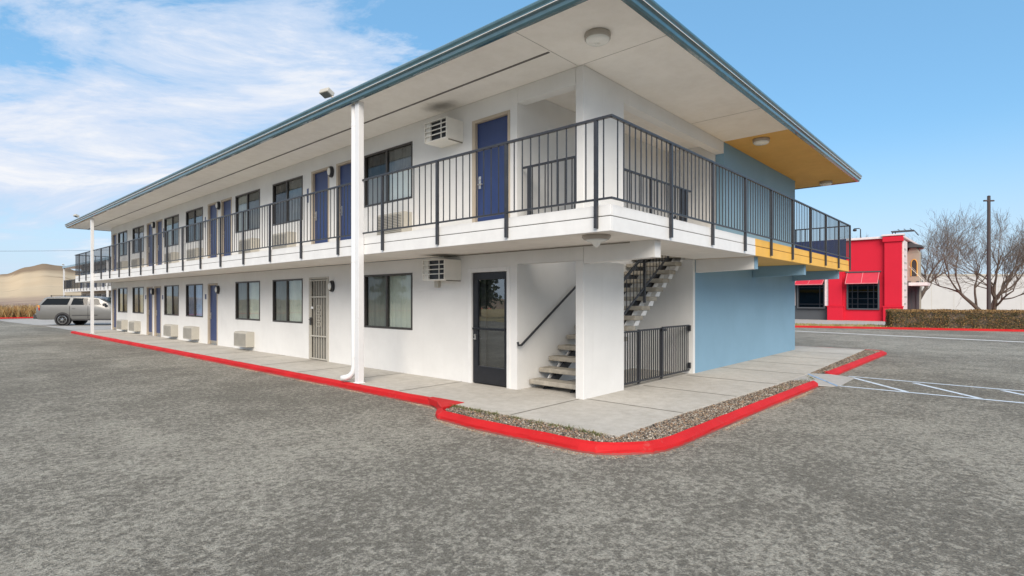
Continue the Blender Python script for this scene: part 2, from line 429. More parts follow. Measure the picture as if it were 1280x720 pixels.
# ------------------------------------------------------------------ ground
m = MB(); m.sheet([(-3500, -3500), (3500, -3500), (3500, 3500), (-3500, 3500)], -.145); struct(m.build('ground', 'dry_ground'))
m = MB(); m.sheet([(-70, -60), (50, -60), (10.7, 61), (-70, 61)], -.12); struct(m.build('asphalt_lot', 'asphalt'))
m = MB(); m.sheet([(-2.3, 58), (-2.14, 51.35), (-1.43, 42.1), (-1.2, 36), (-1.15, 30.22), (13, 30.22), (13, 52), (1.5, 58)], -.115); struct(m.build('concrete_apron', 'apron_concrete'))
# painted markings
m = MB()
def stripe(mb, a, b, w, z=-.116, mi=0):
    a = Vector((a[0], a[1], 0)); b = Vector((b[0], b[1], 0)); d = (b-a).normalized(); n = Vector((-d.y, d.x, 0))*w/2
    k = max(1, int((b-a).length/.5))
    for i in range(k):
        p = a+(b-a)*i/k; q = a+(b-a)*(i+1)/k
        mb.quad([(v.x, v.y, z) for v in (p+n, p-n, q-n, q+n)], mi)
stripe(m, (6.92, -2.4), (6.70, -9.4), .10)
stripe(m, (5.20, -2.56), (5.25, -9.4), .10)
struct(m.build('parking_stripe', 'blue_white_paint'))
m = MB()
for a, b in (((6.76, -2.5), (5.27, -3.66)), ((6.70, -3.62), (5.27, -4.72)), ((6.66, -5.0), (5.27, -6.05)), ((6.64, -6.4), (5.27, -7.45)), ((6.62, -7.8), (5.3, -8.85))): stripe(m, a, b, .10)
struct(m.build('hatch_marking', 'blue_white_paint'))
m = MB(); stripe(m, (31, 35), (25.15, 3.52), .34); stripe(m, (25.15, 3.52), (21.5, -12), .34); stripe(m, (21.5, -12), (14, -45), .34)
struct(m.build('road_edge_line', 'white_paint'))

# sidewalk flags with open joints
m = MB(); JG = .004
def flag(x0, x1, y0, y1): m.box(x0+JG, x1-JG, y0+JG, y1-JG, -.10, 0)
ys = [2.88+1.88*i for i in range(15)]
flag(-1.5, .06, 1.30, 2.88)
for i in range(len(ys)-1): flag(-1.5, .06, ys[i], min(ys[i+1], 30.22))
flag(-1.5, .06, ys[-1], 30.22)
flag(-1.66, .09, .08, 1.30); flag(-1.66, .09, -1.655, .08)
xs = [.09+1.86*i for i in range(8)]+[13.4]
def edge_y(x): return -1.655-(x-.09)*.045 if x < 4.2 else (-1.84 if x < 6 else -1.84+(x-6)*.026)
for a, b in zip(xs, xs[1:]): m.prism([(a+JG, edge_y(a), -.10), (b-JG, edge_y(b), -.10), (b-JG, .06-JG, -.10), (a+JG, .06-JG, -.10)], (0, 0, .10))
for i in range(6): flag(11.9, 13.4, .06+1.9*i, .06+1.9*(i+1))
flag(.09, 4.2, .06, 1.45)
struct(m.build('sidewalk', 'sidewalk_concrete', bevel=.003))
m = MB(); JW = .017
for y in ys: m.quad([(-1.49, y-JW, .003), (-.002, y-JW, .003), (-.002, y+JW, .003), (-1.49, y+JW, .003)])
m.quad([(-1.65, .08-JW, .003), (-.01, .08-JW, .003), (-.01, .08+JW, .003), (-1.65, .08+JW, .003)])
for x in xs[:-1]: m.quad([(x-JW, edge_y(x)+.01, .003), (x+JW, edge_y(x)+.01, .003), (x+JW, -.005, .003), (x-JW, -.005, .003)])
struct(m.build('sidewalk_joint', 'joint_sealant'))
m = MB(); m.box(-1.49, 13.39, -1.5, 30.2, -.125, -.09); struct(m.build('sidewalk_base', 'black_frame'))
def ramp_z(y): return -.006+(y+1.80)/.78*.111
m = MB(); m.prism([(x, y, ramp_z(y)) for x, y in ((4.60, -1.80), (5.95, -1.80), (6.48, -2.10), (6.60, -2.3), (6.70, -2.58), (5.18, -2.58), (4.80, -2.32))], (0, 0, -.02))
struct(m.build('kerb_ramp', 'apron_concrete'))
m = MB(); P_ = [(5.86-i*.105, -1.84-i*.102) for i in range(8)]
for p, q in zip(P_, P_[1:]): m.quad([(p[0]-.05, p[1], ramp_z(p[1])+.004), (p[0]+.06, p[1], ramp_z(p[1])+.004), (q[0]+.06, q[1], ramp_z(q[1])+.004), (q[0]-.05, q[1], ramp_z(q[1])+.004)])
struct(m.build('ramp_marking', 'blue_paint'))

def kerb(name, pts, w, ztop, zbot, mat, seed=0, rough=.008, drop=None):
    """swept kerb: outer face along pts (left of travel = inner side), hand-painted uneven edge"""
    P = [Vector((x, y, 0)) for x, y in pts]; out = []
    for a, b in zip(P, P[1:]):
        k = max(1, int((b-a).length/.14))
        out += [a+(b-a)*i/k for i in range(k)]
    out.append(P[-1]); mb = MB(); rings = []
    for i, p in enumerate(out):
        d0 = (p-out[i-1]).normalized() if i else (out[1]-p).normalized()
        d1 = (out[i+1]-p).normalized() if i < len(out)-1 else d0
        n0 = Vector((-d0.y, d0.x, 0)); n1 = Vector((-d1.y, d1.x, 0)); n = (n0+n1).normalized(); n /= max(.5, n.dot(n0))
        def nz(k): return mnoise.noise(Vector((p.x*2.3+seed, p.y*2.3, k*7.1)))*rough
        zf = ztop-(drop(p) if drop else .02)
        prof = [(-.004, zbot), (nz(1), zbot+.03), (.004+nz(2), zf-.012), (.018+nz(3), zf+nz(4)*.6), (w*.55+nz(5), (zf+ztop)/2+.006+nz(4)*.5), (w-.012, ztop+nz(5)*.4), (w+nz(6)*1.2, ztop-.012), (w+nz(6)*1.2, zbot)]
        rings.append([mb.bm.verts.new((p.x+n.x*u, p.y+n.y*u, z)) for u, z in prof])
    for a, b in zip(rings, rings[1:]):
        for k in range(len(a)-1): mb.bm.faces.new((a[k], a[k+1], b[k+1], b[k]))
    mb.bm.faces.new(rings[0]); mb.bm.faces.new(rings[-1][::-1])
    return struct(mb.build(name, mat, smooth=False))
kerb('kerb', [(-1.72, 30.25), (-1.68, 20), (-1.64, 10), (-1.62, 1.78), (-1.75, 1.52), (-2.06, 1.22), (-2.17, 1.05), (-2.24, .25), (-2.20, -1.45), (-2.15, -1.66), (-2.02, -1.85), (-1.70, -2.12), (-1.50, -2.18), (-1.2, -2.215), (1.08, -2.23), (4.82, -2.29)], .112, 0, -.125, 'red_kerb_paint', 3, .013, lambda p: .022 if p.y > 1.7 else .052)
kerb('kerb', [(6.46, -2.14), (6.60, -2.19), (13.25, -2.26), (13.5, -2.2), (13.55, -2.0), (13.55, 12)], .14, 0, -.125, 'red_kerb_paint', 31, .01, lambda p: .05)
m = MB(); m.prism([(-1.60, 1.98, -.09), (-1.485, 1.98, -.09), (-1.465, 1.235, -.09), (-1.70, 1.21, -.09), (-1.98, 1.17, -.09), (-1.85, 1.40, -.09), (-1.71, 1.60, -.09)], (0, 0, .097)); struct(m.build('kerb_return', 'red_kerb_paint', bevel=.006))
kerb('kerb', [(10.9, 60.4), (29.06, 4.54), (36.2, -17.4), (49, -57)], .15, .01, -.125, 'red_kerb_paint', 51)
kerb('kerb', [(-60, 61.0), (11, 60.6)], .15, 0.0, -.125, 'red_kerb_paint', 77)

# gravel beds
beds = [[(-1.67, 1.22), (-2.0, 1.08), (-2.11, .25), (-2.08, -1.45), (-1.94, -1.76), (-1.64, -2.01), (-1.2, -2.09), (4.80, -2.16), (4.62, -1.84), (4.2, -1.83), (.09, -1.65), (-1.67, -1.65)],
        [(5.98, -1.84), (6.55, -2.06), (13.2, -2.13), (13.40, -2.02), (13.40, -1.65)]]
def inside(p, poly):
    c = False
    for i in range(len(poly)):
        a, b = poly[i-1], poly[i]
        if (a[1] > p[1]) != (b[1] > p[1]) and p[0] < (b[0]-a[0])*(p[1]-a[1])/(b[1]-a[1])+a[0]: c = not c
    return c
for bed in beds:
    m = MB(); m.sheet(bed, -.035); struct(m.build('planting_bed', 'gravel_bed'))
def scatter_pebbles(name, bed, n, label):
    rnd = random.Random(len(bed)); t = (1+5**.5)/2
    iv = [Vector(v).normalized() for v in ((-1, t, 0), (1, t, 0), (-1, -t, 0), (1, -t, 0), (0, -1, t), (0, 1, t), (0, -1, -t), (0, 1, -t), (t, 0, -1), (t, 0, 1), (-t, 0, -1), (-t, 0, 1))]
    fc = [(0, 11, 5), (0, 5, 1), (0, 1, 7), (0, 7, 10), (0, 10, 11), (1, 5, 9), (5, 11, 4), (11, 10, 2), (10, 7, 6), (7, 1, 8), (3, 9, 4), (3, 4, 2), (3, 2, 6), (3, 6, 8), (3, 8, 9), (4, 9, 5), (2, 4, 11), (6, 2, 10), (8, 6, 7), (9, 8, 1)]
    tones = [(.28, .23, .175), (.19, .15, .115), (.34, .29, .23), (.11, .10, .09), (.26, .16, .105), (.32, .22, .14), (.44, .40, .34), (.08, .075, .07), (.21, .18, .15)]
    vs = []; fs = []; cs = []
    x0 = min(p[0] for p in bed); x1 = max(p[0] for p in bed); y0 = min(p[1] for p in bed); y1 = max(p[1] for p in bed)
    k = 0
    while k < n:
        p = (rnd.uniform(x0, x1), rnd.uniform(y0, y1))
        if not inside(p, bed): continue
        k += 1; s = rnd.choice((.006, .008, .009, .011, .014)); sc = (s*rnd.uniform(.8, 1.4), s*rnd.uniform(.7, 1.2), s*rnd.uniform(.5, .9))
        rot = Matrix.Rotation(rnd.uniform(0, 6.3), 3, 'Z') @ Matrix.Rotation(rnd.uniform(-.5, .5), 3, 'X')
        z = -.035+rnd.uniform(0, .028); b = len(vs); c = rnd.choice(tones); q = rnd.uniform(.75, 1.2)
        for v in iv:
            w = rot @ Vector((v.x*sc[0], v.y*sc[1], v.z*sc[2])); vs.append((p[0]+w.x, p[1]+w.y, z+w.z)); cs.append((c[0]*q, c[1]*q, c[2]*q, 1))
        fs += [(a+b, c_+b, d+b) for a, c_, d in fc]
    me = bpy.data.meshes.new(name); me.from_pydata(vs, [], fs); ca = me.color_attributes.new('tone', 'FLOAT_COLOR', 'POINT')
    ca.data.foreach_set('color', [x for c in cs for x in c]); me.materials.append(MATS['pebbles'])
    o = bpy.data.objects.new(name, me); COL.objects.link(o); tag(o, label, 'gravel', kind='stuff')
scatter_pebbles('gravel', beds[0], 17000, 'loose brown and grey pebbles in the bed that wraps the building corner')
scatter_pebbles('gravel', beds[1], 8000, 'loose pebbles in the narrow bed beyond the blue painted ramp')

def grit(label, line, n):
    rnd = random.Random(91); vs = []; fs = []; cs = []
    seg = [(Vector(a), Vector(b)) for a, b in zip(line, line[1:])]; tot = [(b-a).length for a, b in seg]
    for _ in range(n):
        (a, b) = rnd.choices(seg, tot)[0]; d = (b-a).normalized(); nrm = Vector((d.y, -d.x))
        t = rnd.random(); cl = mnoise.noise(Vector((a.lerp(b, t).x*1.1, a.lerp(b, t).y*1.1, 2)))
        if cl < -.05 and rnd.random() < .8: continue
        p = a.lerp(b, t)+nrm*(abs(rnd.gauss(0, .045))+.006); s = rnd.uniform(.003, .010); c = rnd.choice([(.36, .26, .16), (.42, .33, .22), (.28, .2, .13), (.45, .40, .32), (.30, .12, .08)]); q = rnd.uniform(.7, 1.2); k = len(vs); r = rnd.uniform(0, 6.3); e = rnd.uniform(.5, 1.8)
        ca, sa = math.cos(r), math.sin(r)
        for u, v, z in ((-s*e, 0, 0), (0, -s, 0), (s*e, 0, 0), (0, s, 0), (0, 0, s*.7)): vs.append((p.x+u*ca-v*sa, p.y+u*sa+v*ca, -.1195+z)); cs.append((c[0]*q, c[1]*q, c[2]*q, 1))
        fs += [(k, k+1, k+4), (k+1, k+2, k+4), (k+2, k+3, k+4), (k+3, k, k+4)]
    me = bpy.data.meshes.new('grit'); me.from_pydata(vs, [], fs); ca_ = me.color_attributes.new('tone', 'FLOAT_COLOR', 'POINT')
    ca_.data.foreach_set('color', [x for c in cs for x in c]); me.materials.append(MATS['pebbles'])
    o = bpy.data.objects.new('grit', me); COL.objects.link(o); tag(o, label, 'grit', kind='stuff')
grit('fine tan grit and leaf crumbs gathered at the foot of the red kerb', [(-1.66, 14), (-1.63, 1.78), (-1.76, 1.50), (-2.18, 1.05), (-2.26, .25), (-2.23, -1.45), (-2.15, -1.73), (-1.99, -1.93), (-1.69, -2.15), (-1.2, -2.245), (1.08, -2.245), (4.82, -2.30)], 9000)

def blades(name, spots, mat, label, cat, hh, ww, tones, lean=.5, seed=1):
    rnd = random.Random(seed); vs = []; fs = []; cs = []
    for (x, y, z, k, spread, sc) in spots:
        for _ in range(k):
            px, py = rnd.gauss(x, spread), rnd.gauss(y, spread); a = rnd.uniform(0, 6.3); h = hh*sc*rnd.uniform(.5, 1.2); w = ww*rnd.uniform(.7, 1.3)
            lx, ly = rnd.gauss(0, lean)*h, rnd.gauss(0, lean)*h; c = rnd.choice(tones); q = rnd.uniform(.7, 1.25); b = len(vs)
            dx, dy = math.cos(a)*w, math.sin(a)*w
            vs += [(px-dx, py-dy, z), (px+dx, py+dy, z), (px+dx*.7+lx*.5, py+dy*.7+ly*.5, z+h*.6), (px-dx*.7+lx*.5, py-dy*.7+ly*.5, z+h*.6), (px+lx, py+ly, z+h)]
            fs += [(b, b+1, b+2, b+3), (b+3, b+2, b+4)]; cs += [(c[0]*q, c[1]*q, c[2]*q, 1)]*5
    me = bpy.data.meshes.new(name); me.from_pydata(vs, [], fs); ca = me.color_attributes.new('tone', 'FLOAT_COLOR', 'POINT')
    ca.data.foreach_set('color', [x for c in cs for x in c]); me.materials.append(MATS[mat])
    o = bpy.data.objects.new(name, me); COL.objects.link(o); return tag(o, label, cat, kind='stuff')
rnd = random.Random(5); sp_ = []
for i in range(70):
    t = rnd.random()**1.5; sp_.append((-1.70-rnd.random()*.06, 1.2-t*2.7, -.03, 18, .026, rnd.uniform(.6, 1.3)))
for i in range(14): sp_.append((rnd.uniform(-2.0, -1.75), rnd.uniform(-1.3, 1.0), -.03, 12, .03, rnd.uniform(.5, 1)))
for i in range(26): sp_.append((rnd.uniform(2.5, 5.7), rnd.uniform(-2.12, -1.9), -.03, 10, .03, rnd.uniform(.4, .9)))
blades('weeds', sp_, 'grass_blades', 'low green weeds along the sidewalk edge of the gravel bed', 'weeds', .05, .004, [(.10, .13, .035), (.14, .15, .05), (.22, .19, .08), (.07, .10, .03)], .7)
sp_ = [(rnd.uniform(-14, 12), 61.3+rnd.random()**1.3*16, -.14, 26, .22, rnd.uniform(.6, 1.15)) for _ in range(900)]
blades('dry_scrub', sp_, 'grass_blades', 'rust and straw coloured dry scrub beyond the far red kerb', 'scrub', 1.05, .025, [(.36, .20, .07), (.42, .26, .10), (.45, .34, .16), (.30, .16, .06), (.26, .19, .10)], .35, 3)
sp_ = [(rnd.uniform(-40, 45), 80+rnd.random()*55, -.14, 14, .8, rnd.uniform(.5, 1.2)) for _ in range(900)]
blades('grey_scrub', sp_, 'grass_blades', 'grey purple and straw sagebrush flat in front of the hills', 'scrub', .9, .06, [(.24, .18, .16), (.30, .24, .19), (.40, .33, .20), (.20, .16, .14), (.44, .37, .22)], .5, 9)

# verge in front of the restaurant
def off(p, d): return (p[0]+.951*d, p[1]+.309*d)
a, b = (25.9, 14.2), (39, -26)
m = MB(); m.sheet([off(a, .16), off(b, .16), off(b, 3.2), off(a, 3.2)], -.01); struct(m.build('verge', 'grass_verge_soil'))
m = MB(); m.sheet([off(a, 3.2), off(b, 3.2), off(b, 8.0), off(a, 16)], -.002); struct(m.build('path', 'apron_concrete'))
sp_ = []
for _ in range(600):
    t = rnd.random(); q = off((a[0]+(b[0]-a[0])*t, a[1]+(b[1]-a[1])*t), rnd.uniform(.3, 3.1)); sp_.append((q[0], q[1], -.01, 16, .2, 1))
blades('dry_grass', sp_, 'grass_blades', 'short straw coloured grass strip behind the far red kerb', 'grass', .10, .012, [(.36, .28, .10), (.42, .33, .14), (.25, .24, .08), (.30, .25, .10)], .6, 13)

# hills far to the left, one terrain sheet
def lerp_profile(u, pr):
    for (a, ha), (b, hb) in zip(pr, pr[1:]):
        if a <= u <= b:
            t = (u-a)/(b-a); t = t*t*(3-2*t); return ha+(hb-ha)*t
    return pr[0][1] if u < pr[0][0] else pr[-1][1]
PR = [(-900, 6), (-400, 14), (-200, 20), (-60, 27), (5, 32.5), (35, 43), (55, 46.5), (75, 43.5), (100, 36), (150, 31), (260, 24), (420, 16), (640, 9), (900, 6), (1400, 4)]
m = MB(); NR, NU = 90, 420; grid = []
for i in range(NR+1):
    r = 125*(8.0**(i/NR)); row = []
    for j in range(NU+1):
        px = -900+2300*j/NU; u = (px-640)/685.7
        d = (F+R*u); d = d/d.dot(F)
        p = Vector((-7.331, -5.086, 0))+d*r
        h = lerp_profile(px, PR)/685.7*620
        s = min(1, max(0, (r-125)/(620-125))); t = (.55*s*s*(3-2*s)+.45*(min(1, max(0, (r-330)/290))**1.3))
        rg = 1-abs(mnoise.noise(Vector((p.x*.011, p.y*.004, 8)))+.5*mnoise.noise(Vector((p.x*.027, p.y*.010, 3))))
        n = mnoise.fractal(Vector((p.x*.012, p.y*.012, 1)), .9, 2, 5)*3.2*s+(rg-.75)*7*s*(1.15-t)+mnoise.noise(Vector((p.x*.004, p.y*.004, 4)))*4*s*(1-abs(2*t-1))
        z = h*t+n-.3
        if r > 620: z -= (r-620)*.05
        row.append(m.bm.verts.new((p.x, p.y, z)))
    grid.append(row)
for a, b in zip(grid, grid[1:]):
    for k in range(NU): m.bm.faces.new((a[k], a[k+1], b[k+1], b[k]))
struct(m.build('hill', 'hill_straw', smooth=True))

# ------------------------------------------------------------------ motel
def voxel_wall(mb, axis, n0, n1, A, Z, holes, mi=0):
    """wall slab normal to X (axis 0) or Y (axis 1) between n0..n1, with true openings"""
    av = sorted(set([A[0], A[1]]+[v for h in holes for v in h[:2]])); zv = sorted(set([Z[0], Z[1]]+[v for h in holes for v in h[2:4]]))
    def solid(i, k):
        if i < 0 or k < 0 or i >= len(av)-1 or k >= len(zv)-1: return False
        a = (av[i]+av[i+1])/2; z = (zv[k]+zv[k+1])/2
        return not any(h[0] < a < h[1] and h[2] < z < h[3] for h in holes)
    def P(n, a, z): return (n, a, z) if axis == 0 else (a, n, z)
    for i in range(len(av)-1):
        for k in range(len(zv)-1):
            if not solid(i, k): continue
            a0, a1, z0, z1 = av[i], av[i+1], zv[k], zv[k+1]
            for n in (n0, n1): mb.quad([P(n, a0, z0), P(n, a1, z0), P(n, a1, z1), P(n, a0, z1)], mi)
            if not solid(i-1, k): mb.quad([P(n0, a0, z0), P(n1, a0, z0), P(n1, a0, z1), P(n0, a0, z1)], mi)
            if not solid(i+1, k): mb.quad([P(n0, a1, z0), P(n1, a1, z0), P(n1, a1, z1), P(n0, a1, z1)], mi)
            if not solid(i, k-1): mb.quad([P(n0, a0, z0), P(n1, a0, z0), P(n1, a1, z0), P(n0, a1, z0)], mi)
            if not solid(i, k+1): mb.quad([P(n0, a0, z1), P(n1, a0, z1), P(n1, a1, z1), P(n0, a1, z1)], mi)
    bmesh.ops.remove_doubles(mb.bm, verts=mb.bm.verts, dist=1e-5)
FL = 2.83; TOP = 5.405
motel = thing('motel', 'long white two storey motel with blue doors and a pale blue end wall', 'motel')
WINS = [(4.45, 6.30, 5.40), (9.33, 11.17, 10.27), (12.05, 13.92, 13.0), (16.9, 18.72, 17.82), (19.57, 21.4, 20.4), (24.4, 26.25, 25.3), (27.2, 28.95, 28.05)]
DOOR_LOW = [(15.55, 16.33), (21.9, 22.72), (23.1, 23.85), (29.3, 30.05)]
DOOR_UP = [(1.66, 2.50), (6.66, 7.48), (7.98, 8.76), (14.3, 15.08), (15.55, 16.33), (21.72, 22.48), (23.06, 23.85), (29.3, 30.05)]
holes = [(a, b, .95, 2.19) for a, b, _ in WINS]+[(a-.06, b+.09, -.02, 2.18) for a, b in DOOR_LOW]+[(1.68, 2.60, -.02, 2.13), (7.98, 8.92, -.02, 2.16)]
m = MB(); voxel_wall(m, 0, 0, .2, (1.43, 30.4), (-.02, 2.48), holes)
m.box(0, .2, 0.0, 1.428, 2.25, 2.478); m.build('exterior_wall', 'white_render', motel)
holes = [(a, b, 3.80, 5.03) for a, b, _ in WINS]+[(a-.06, b+.09, 2.83, 5.05) for a, b in DOOR_UP]
m = MB(); voxel_wall(m, 0, 0, .2, (1.43, 30.4), (2.60, TOP), holes); m.build('exterior_wall', 'white_render', motel)
m = MB(); m.box(0.003, .2, .16, 1.428, 5.13, TOP); m.box(1.258, 5.88, .003, .2, 5.13, TOP); m.build('header', 'white_render', motel)
# piers at the corner, both storeys
m = MB(); m.box(0, 1.26, 0, .155, -.02, 2.248); m.build('pillar', 'white_render', motel, bevel=.008)
m = MB(); m.box(0, 1.256, 0, .155, 2.81, TOP); m.build('pillar', 'white_render', motel, bevel=.008)
# stairwell walls
m = MB(); m.box(.2, 5.879, 1.432, 1.6, -.02, TOP); m.box(4.14, 4.245, 0.0, 1.43, -.02, 2.479); m.box(5.885, 6.0, .21, 1.43, 2.81, TOP); m.build('stairwell_wall', 'white_render', motel)
m = MB(); m.box(4.247, 11.8, 0, .2, -.02, 2.478); m.build('blue_wall', 'blue_render', motel)
m = MB(); m.box(5.882, 11.8, -.002, .2, 2.60, TOP); m.box(11.6, 11.803, .2, 30.4, 2.6, TOP); m.box(11.6, 11.803, .2, 30.4, -.02, 2.479); m.build('blue_wall', 'blue_render', motel)
m = MB(); m.box(.2, 11.6, 30.2, 30.4, -.02, TOP); m.build('exterior_wall', 'white_render', motel)
# walkway slab, in pieces round the stair opening
m = MB()
m.box(-1.38, .0, -1.36, 31.0, 2.49, FL-.02); m.box(0, 4.25, -1.36, -.0, 2.49, FL-.02); m.box(.2, 12.3, 30.41, 31.0, 2.49, FL-.02)
m.box(4.25, 5.88, -.001, 1.43, 2.482, FL-.02)
m.build('walkway_slab', 'soffit_white', motel)
m = MB(); m.box(4.252, 12.35, -1.36, -.004, 2.49, FL-.02); m.box(11.81, 12.35, .0, 31.0, 2.49, FL-.02); m.build('walkway_slab', 'soffit_yellow', motel)
m = MB(); m.box(0, 11.6, .2, 30.2, 2.5, 2.6) if False else None
# fascia: a lower board and an upper lip with a dark shadow joint between
def fascia(parts, mat):
    mb = MB()
    for x0, x1, y0, y1 in parts:
        mb.box(x0, x1, y0, y1, 2.479, 2.664); mb.box(x0+.004, x1-.004, y0+.004, y1-.004, 2.676, 2.815)
    mb.build('fascia_board', mat, motel, bevel=.005)
fascia([(-1.41, -1.375, -1.39, 31.03), (-1.374, 3.89, -1.39, -1.355)], 'white_trim')
fascia([(3.893, 12.385, -1.39, -1.355), (12.35, 12.387, -1.354, 12)], 'yellow_trim')
m = MB(); m.box(-1.385, -1.37, -1.365, 31.02, 2.66, 2.68); m.box(-1.37, 12.36, -1.368, -1.35, 2.66, 2.68); m.build('joint_seal', 'seam_dark', motel)
# cantilever beams
for x, mat, endm in ((0.0, 'white_render', 'white_render'), (4.26, 'white_render', 'blue_render'), (7.86, 'blue_render', 'blue_render'), (11.56, 'blue_render', 'blue_render')):
    m = MB(); m.prism([(x+.002, -.004, 2.20), (x+.002, -1.24, 2.235), (x+.002, -1.24, 2.489), (x+.002, -.004, 2.489)], (.18, 0, 0))
    bo = m.build('beam', mat, motel, bevel=.006)
    m = MB(); m.box(x+.002, x+.182, -1.256, -1.242, 2.236, 2.486); m.build('beam_end', endm, bo)
# roof
m = MB(); m.box(-1.55, 13.2, -1.455, 32.0, 5.45, 5.60)
m.build('roof', 'roof_membrane', motel)
m = MB(); m.box(-1.55, 5.88, -1.455, 0.3, 5.41, 5.449); m.box(-1.55, 11.8, .3, 32.0, 5.41, 5.449); m.build('soffit', 'soffit_white', motel)
m = MB(); m.box(5.884, 13.2, -1.455, .298, 5.409, 5.448); m.box(11.805, 13.2, .3, 32, 5.409, 5.448); m.build('soffit', 'soffit_yellow', motel)
m = MB(); m.box(-.735, -.69, .14, 31.9, 5.404, 5.4095); m.build('soffit_vent', 'seam_dark', motel)
for b_ in ((-1.54, -.02, .10, .106), (-.004, .002, -1.44, -.01), (4.05, 4.056, -1.44, -.01)):
    m = MB(); m.box(*b_, 5.4055, 5.4097); m.build('soffit_seam', 'seam_pale', motel)
# gutter profile swept round three sides
GP = [(0.0, 5.395), (.055, 5.395), (.075, 5.42), (.082, 5.465), (.10, 5.487), (.115, 5.492), (.118, 5.50), (.105, 5.505), (.108, 5.53), (.128, 5.565), (.132, 5.59), (.120, 5.61), (.0, 5.615)]
m = MB(); path = [(-1.55, 32.0, (-1, 1)), (-1.55, -1.455, (-1, -1)), (13.2, -1.455, (1, -1)), (13.2, 32.0, (1, 1))]
rings = [[m.bm.verts.new((x+o[0]*u, y+o[1]*u, z)) for u, z in GP] for x, y, o in path]
for a, b in zip(rings, rings[1:]+rings[:1]):
    for k in range(len(GP)-1): m.bm.faces.new((a[k], a[k+1], b[k+1], b[k]))
m.build('gutter', 'gutter_teal', motel)
m = MB(); m.box(-1.672, -1.662, -1.57, 32.1, 5.493, 5.5); m.box(-1.66, 13.3, -1.577, -1.567, 5.493, 5.5); m.build('gutter_highlight', 'white_trim', motel)  # white strip stands in for the bright highlight line along the gutter
for y in (4.12, 26.75):
    m = MB(); m.box(-1.53, -1.415, y, y+.14, 0, 5.409); m.box(-1.55, -1.395, y-.02, y+.16, 0.0, .02); m.build('column', 'downpipe_white', motel, bevel=.006)
m = MB(); m.tube([(-.10, y, 2.468) for y in (-.9, 0, 1.0, 3.3)], .012, 6); m.build('conduit', 'beige_dark', motel)

def window(y0, y1, ym, z0, z1, dark_near, curt, lowwhite=False):
    fr = MB(); t = .045
    fr.box(-.012, .07, y0+.001, y1-.001, z0+.001, z0+t); fr.box(-.012, .07, y0+.001, y1-.001, z1-t, z1-.001)
    fr.box(-.012, .07, y0+.001, y0+t, z0+t, z1-t); fr.box(-.012, .07, y1-t, y1-.001, z0+t, z1-t); fr.box(-.006, .06, ym-.03, ym+.03, z0+t, z1-t)
    f = fr.build('window', 'bronze_frame', motel, bevel=.004)
    for a, b, near in ((y0+t, ym-.03, True), (ym+.03, y1-t, False)):
        g = MB(); x = .022 if near else .034
        g.quad([(x, a, z0+t), (x, b, z0+t), (x, b, z1-t), (x, a, z1-t)])
        g.build('pane', 'screened_glass' if near == dark_near else 'window_glass', f)
    c = MB(); n = 72; vs = []
    top, bot = (z1-.02, z0+.02)
    if lowwhite: bot = z0+.0
    for i in range(n+1):
        y = y0+.01+(y1-y0-.02)*i/n; x = .095+.02*math.sin(i*1.15+math.sin(i*.37)*2)
        vs.append((c.bm.verts.new((x, y, bot)), c.bm.verts.new((x, y, top))))
    for a, b in zip(vs, vs[1:]): c.bm.faces.new((a[0], b[0], b[1], a[1]))
    c.build('curtain', curt, f)
    if lowwhite:
        p = MB(); p.box(.07, .08, y0+t, y1-t, z0+.05, z0+.72); p.build('paper_blind', 'paper_white', f)
    bx = MB(); bx.box(.17, .198, y0-.05, y1+.05, z0-.05, z1+.05); bx.build('backing', 'interior_dark', f)
LC = ['curtain_pale', 'curtain_pale', 'curtain_pale', 'curtain_blue', 'curtain_grey', 'curtain_cream', 'curtain_cream']
UC = ['curtain_dark', 'curtain_dark', 'curtain_grey', 'curtain_dark', 'curtain_grey', 'curtain_dark', 'curtain_grey']
for i, (a, b, ym) in enumerate(WINS):
    window(a, b, ym, .95, 2.19, i in (3, 5) and False or (i == 99), LC[i]) if i in (3, 5) else window(a, b, ym, .95, 2.19, i in (4, 6), LC[i])
    window(a, b, ym, 3.80, 5.03, i in (2, 4, 6), UC[i], i == 0)

def door(y0, y1, zb, zt, hside, sill=True):
    d = MB(); d.box(.055, .10, y0, y1, zb+.012, zt); o = d.build('door', 'door_blue', motel, bevel=.004)
    f = MB(); w = .05
    f.box(-.012, .12, y0-w-.008, y0-.004, zb, zt+.06); f.box(-.012, .12, y1+.004, y1+w+.035, zb, zt+.06); f.box(-.012, .12, y0-.004, y1+.004, zt+.004, zt+.06)
    f.build('door_frame', 'door_frame_tan', o, bevel=.004)
    yh = y1-.07 if hside else y0+.07
    h = MB(); h.box(.043, .056, yh-.03, yh+.03, zb+.9, zb+1.14); h.tube([(.054, yh, zb+.98), (.0, yh, zb+.98)], .013, 8)
    h.tube([(.005, yh-.01, zb+.98), (.005, yh-(.11 if hside else -.11), zb+.975)], .011, 8); h.tube([(.054, yh, zb+1.09), (.03, yh, zb+1.09)], .025, 10)
    h.build('handle', 'steel', o, bevel=.003)
    if sill:
        s = MB(); s.box(-.02, .12, y0, y1, zb, zb+.015); s.box(.045, .056, y0+.01, y1-.01, zb+.02, zb+.14); s.build('kick_plate', 'steel', o)
for i, (a, b) in enumerate(DOOR_LOW): door(a, b, 0, 2.11, True)
for i, (a, b) in enumerate(DOOR_UP): door(a, b, FL, 4.985, True, False)
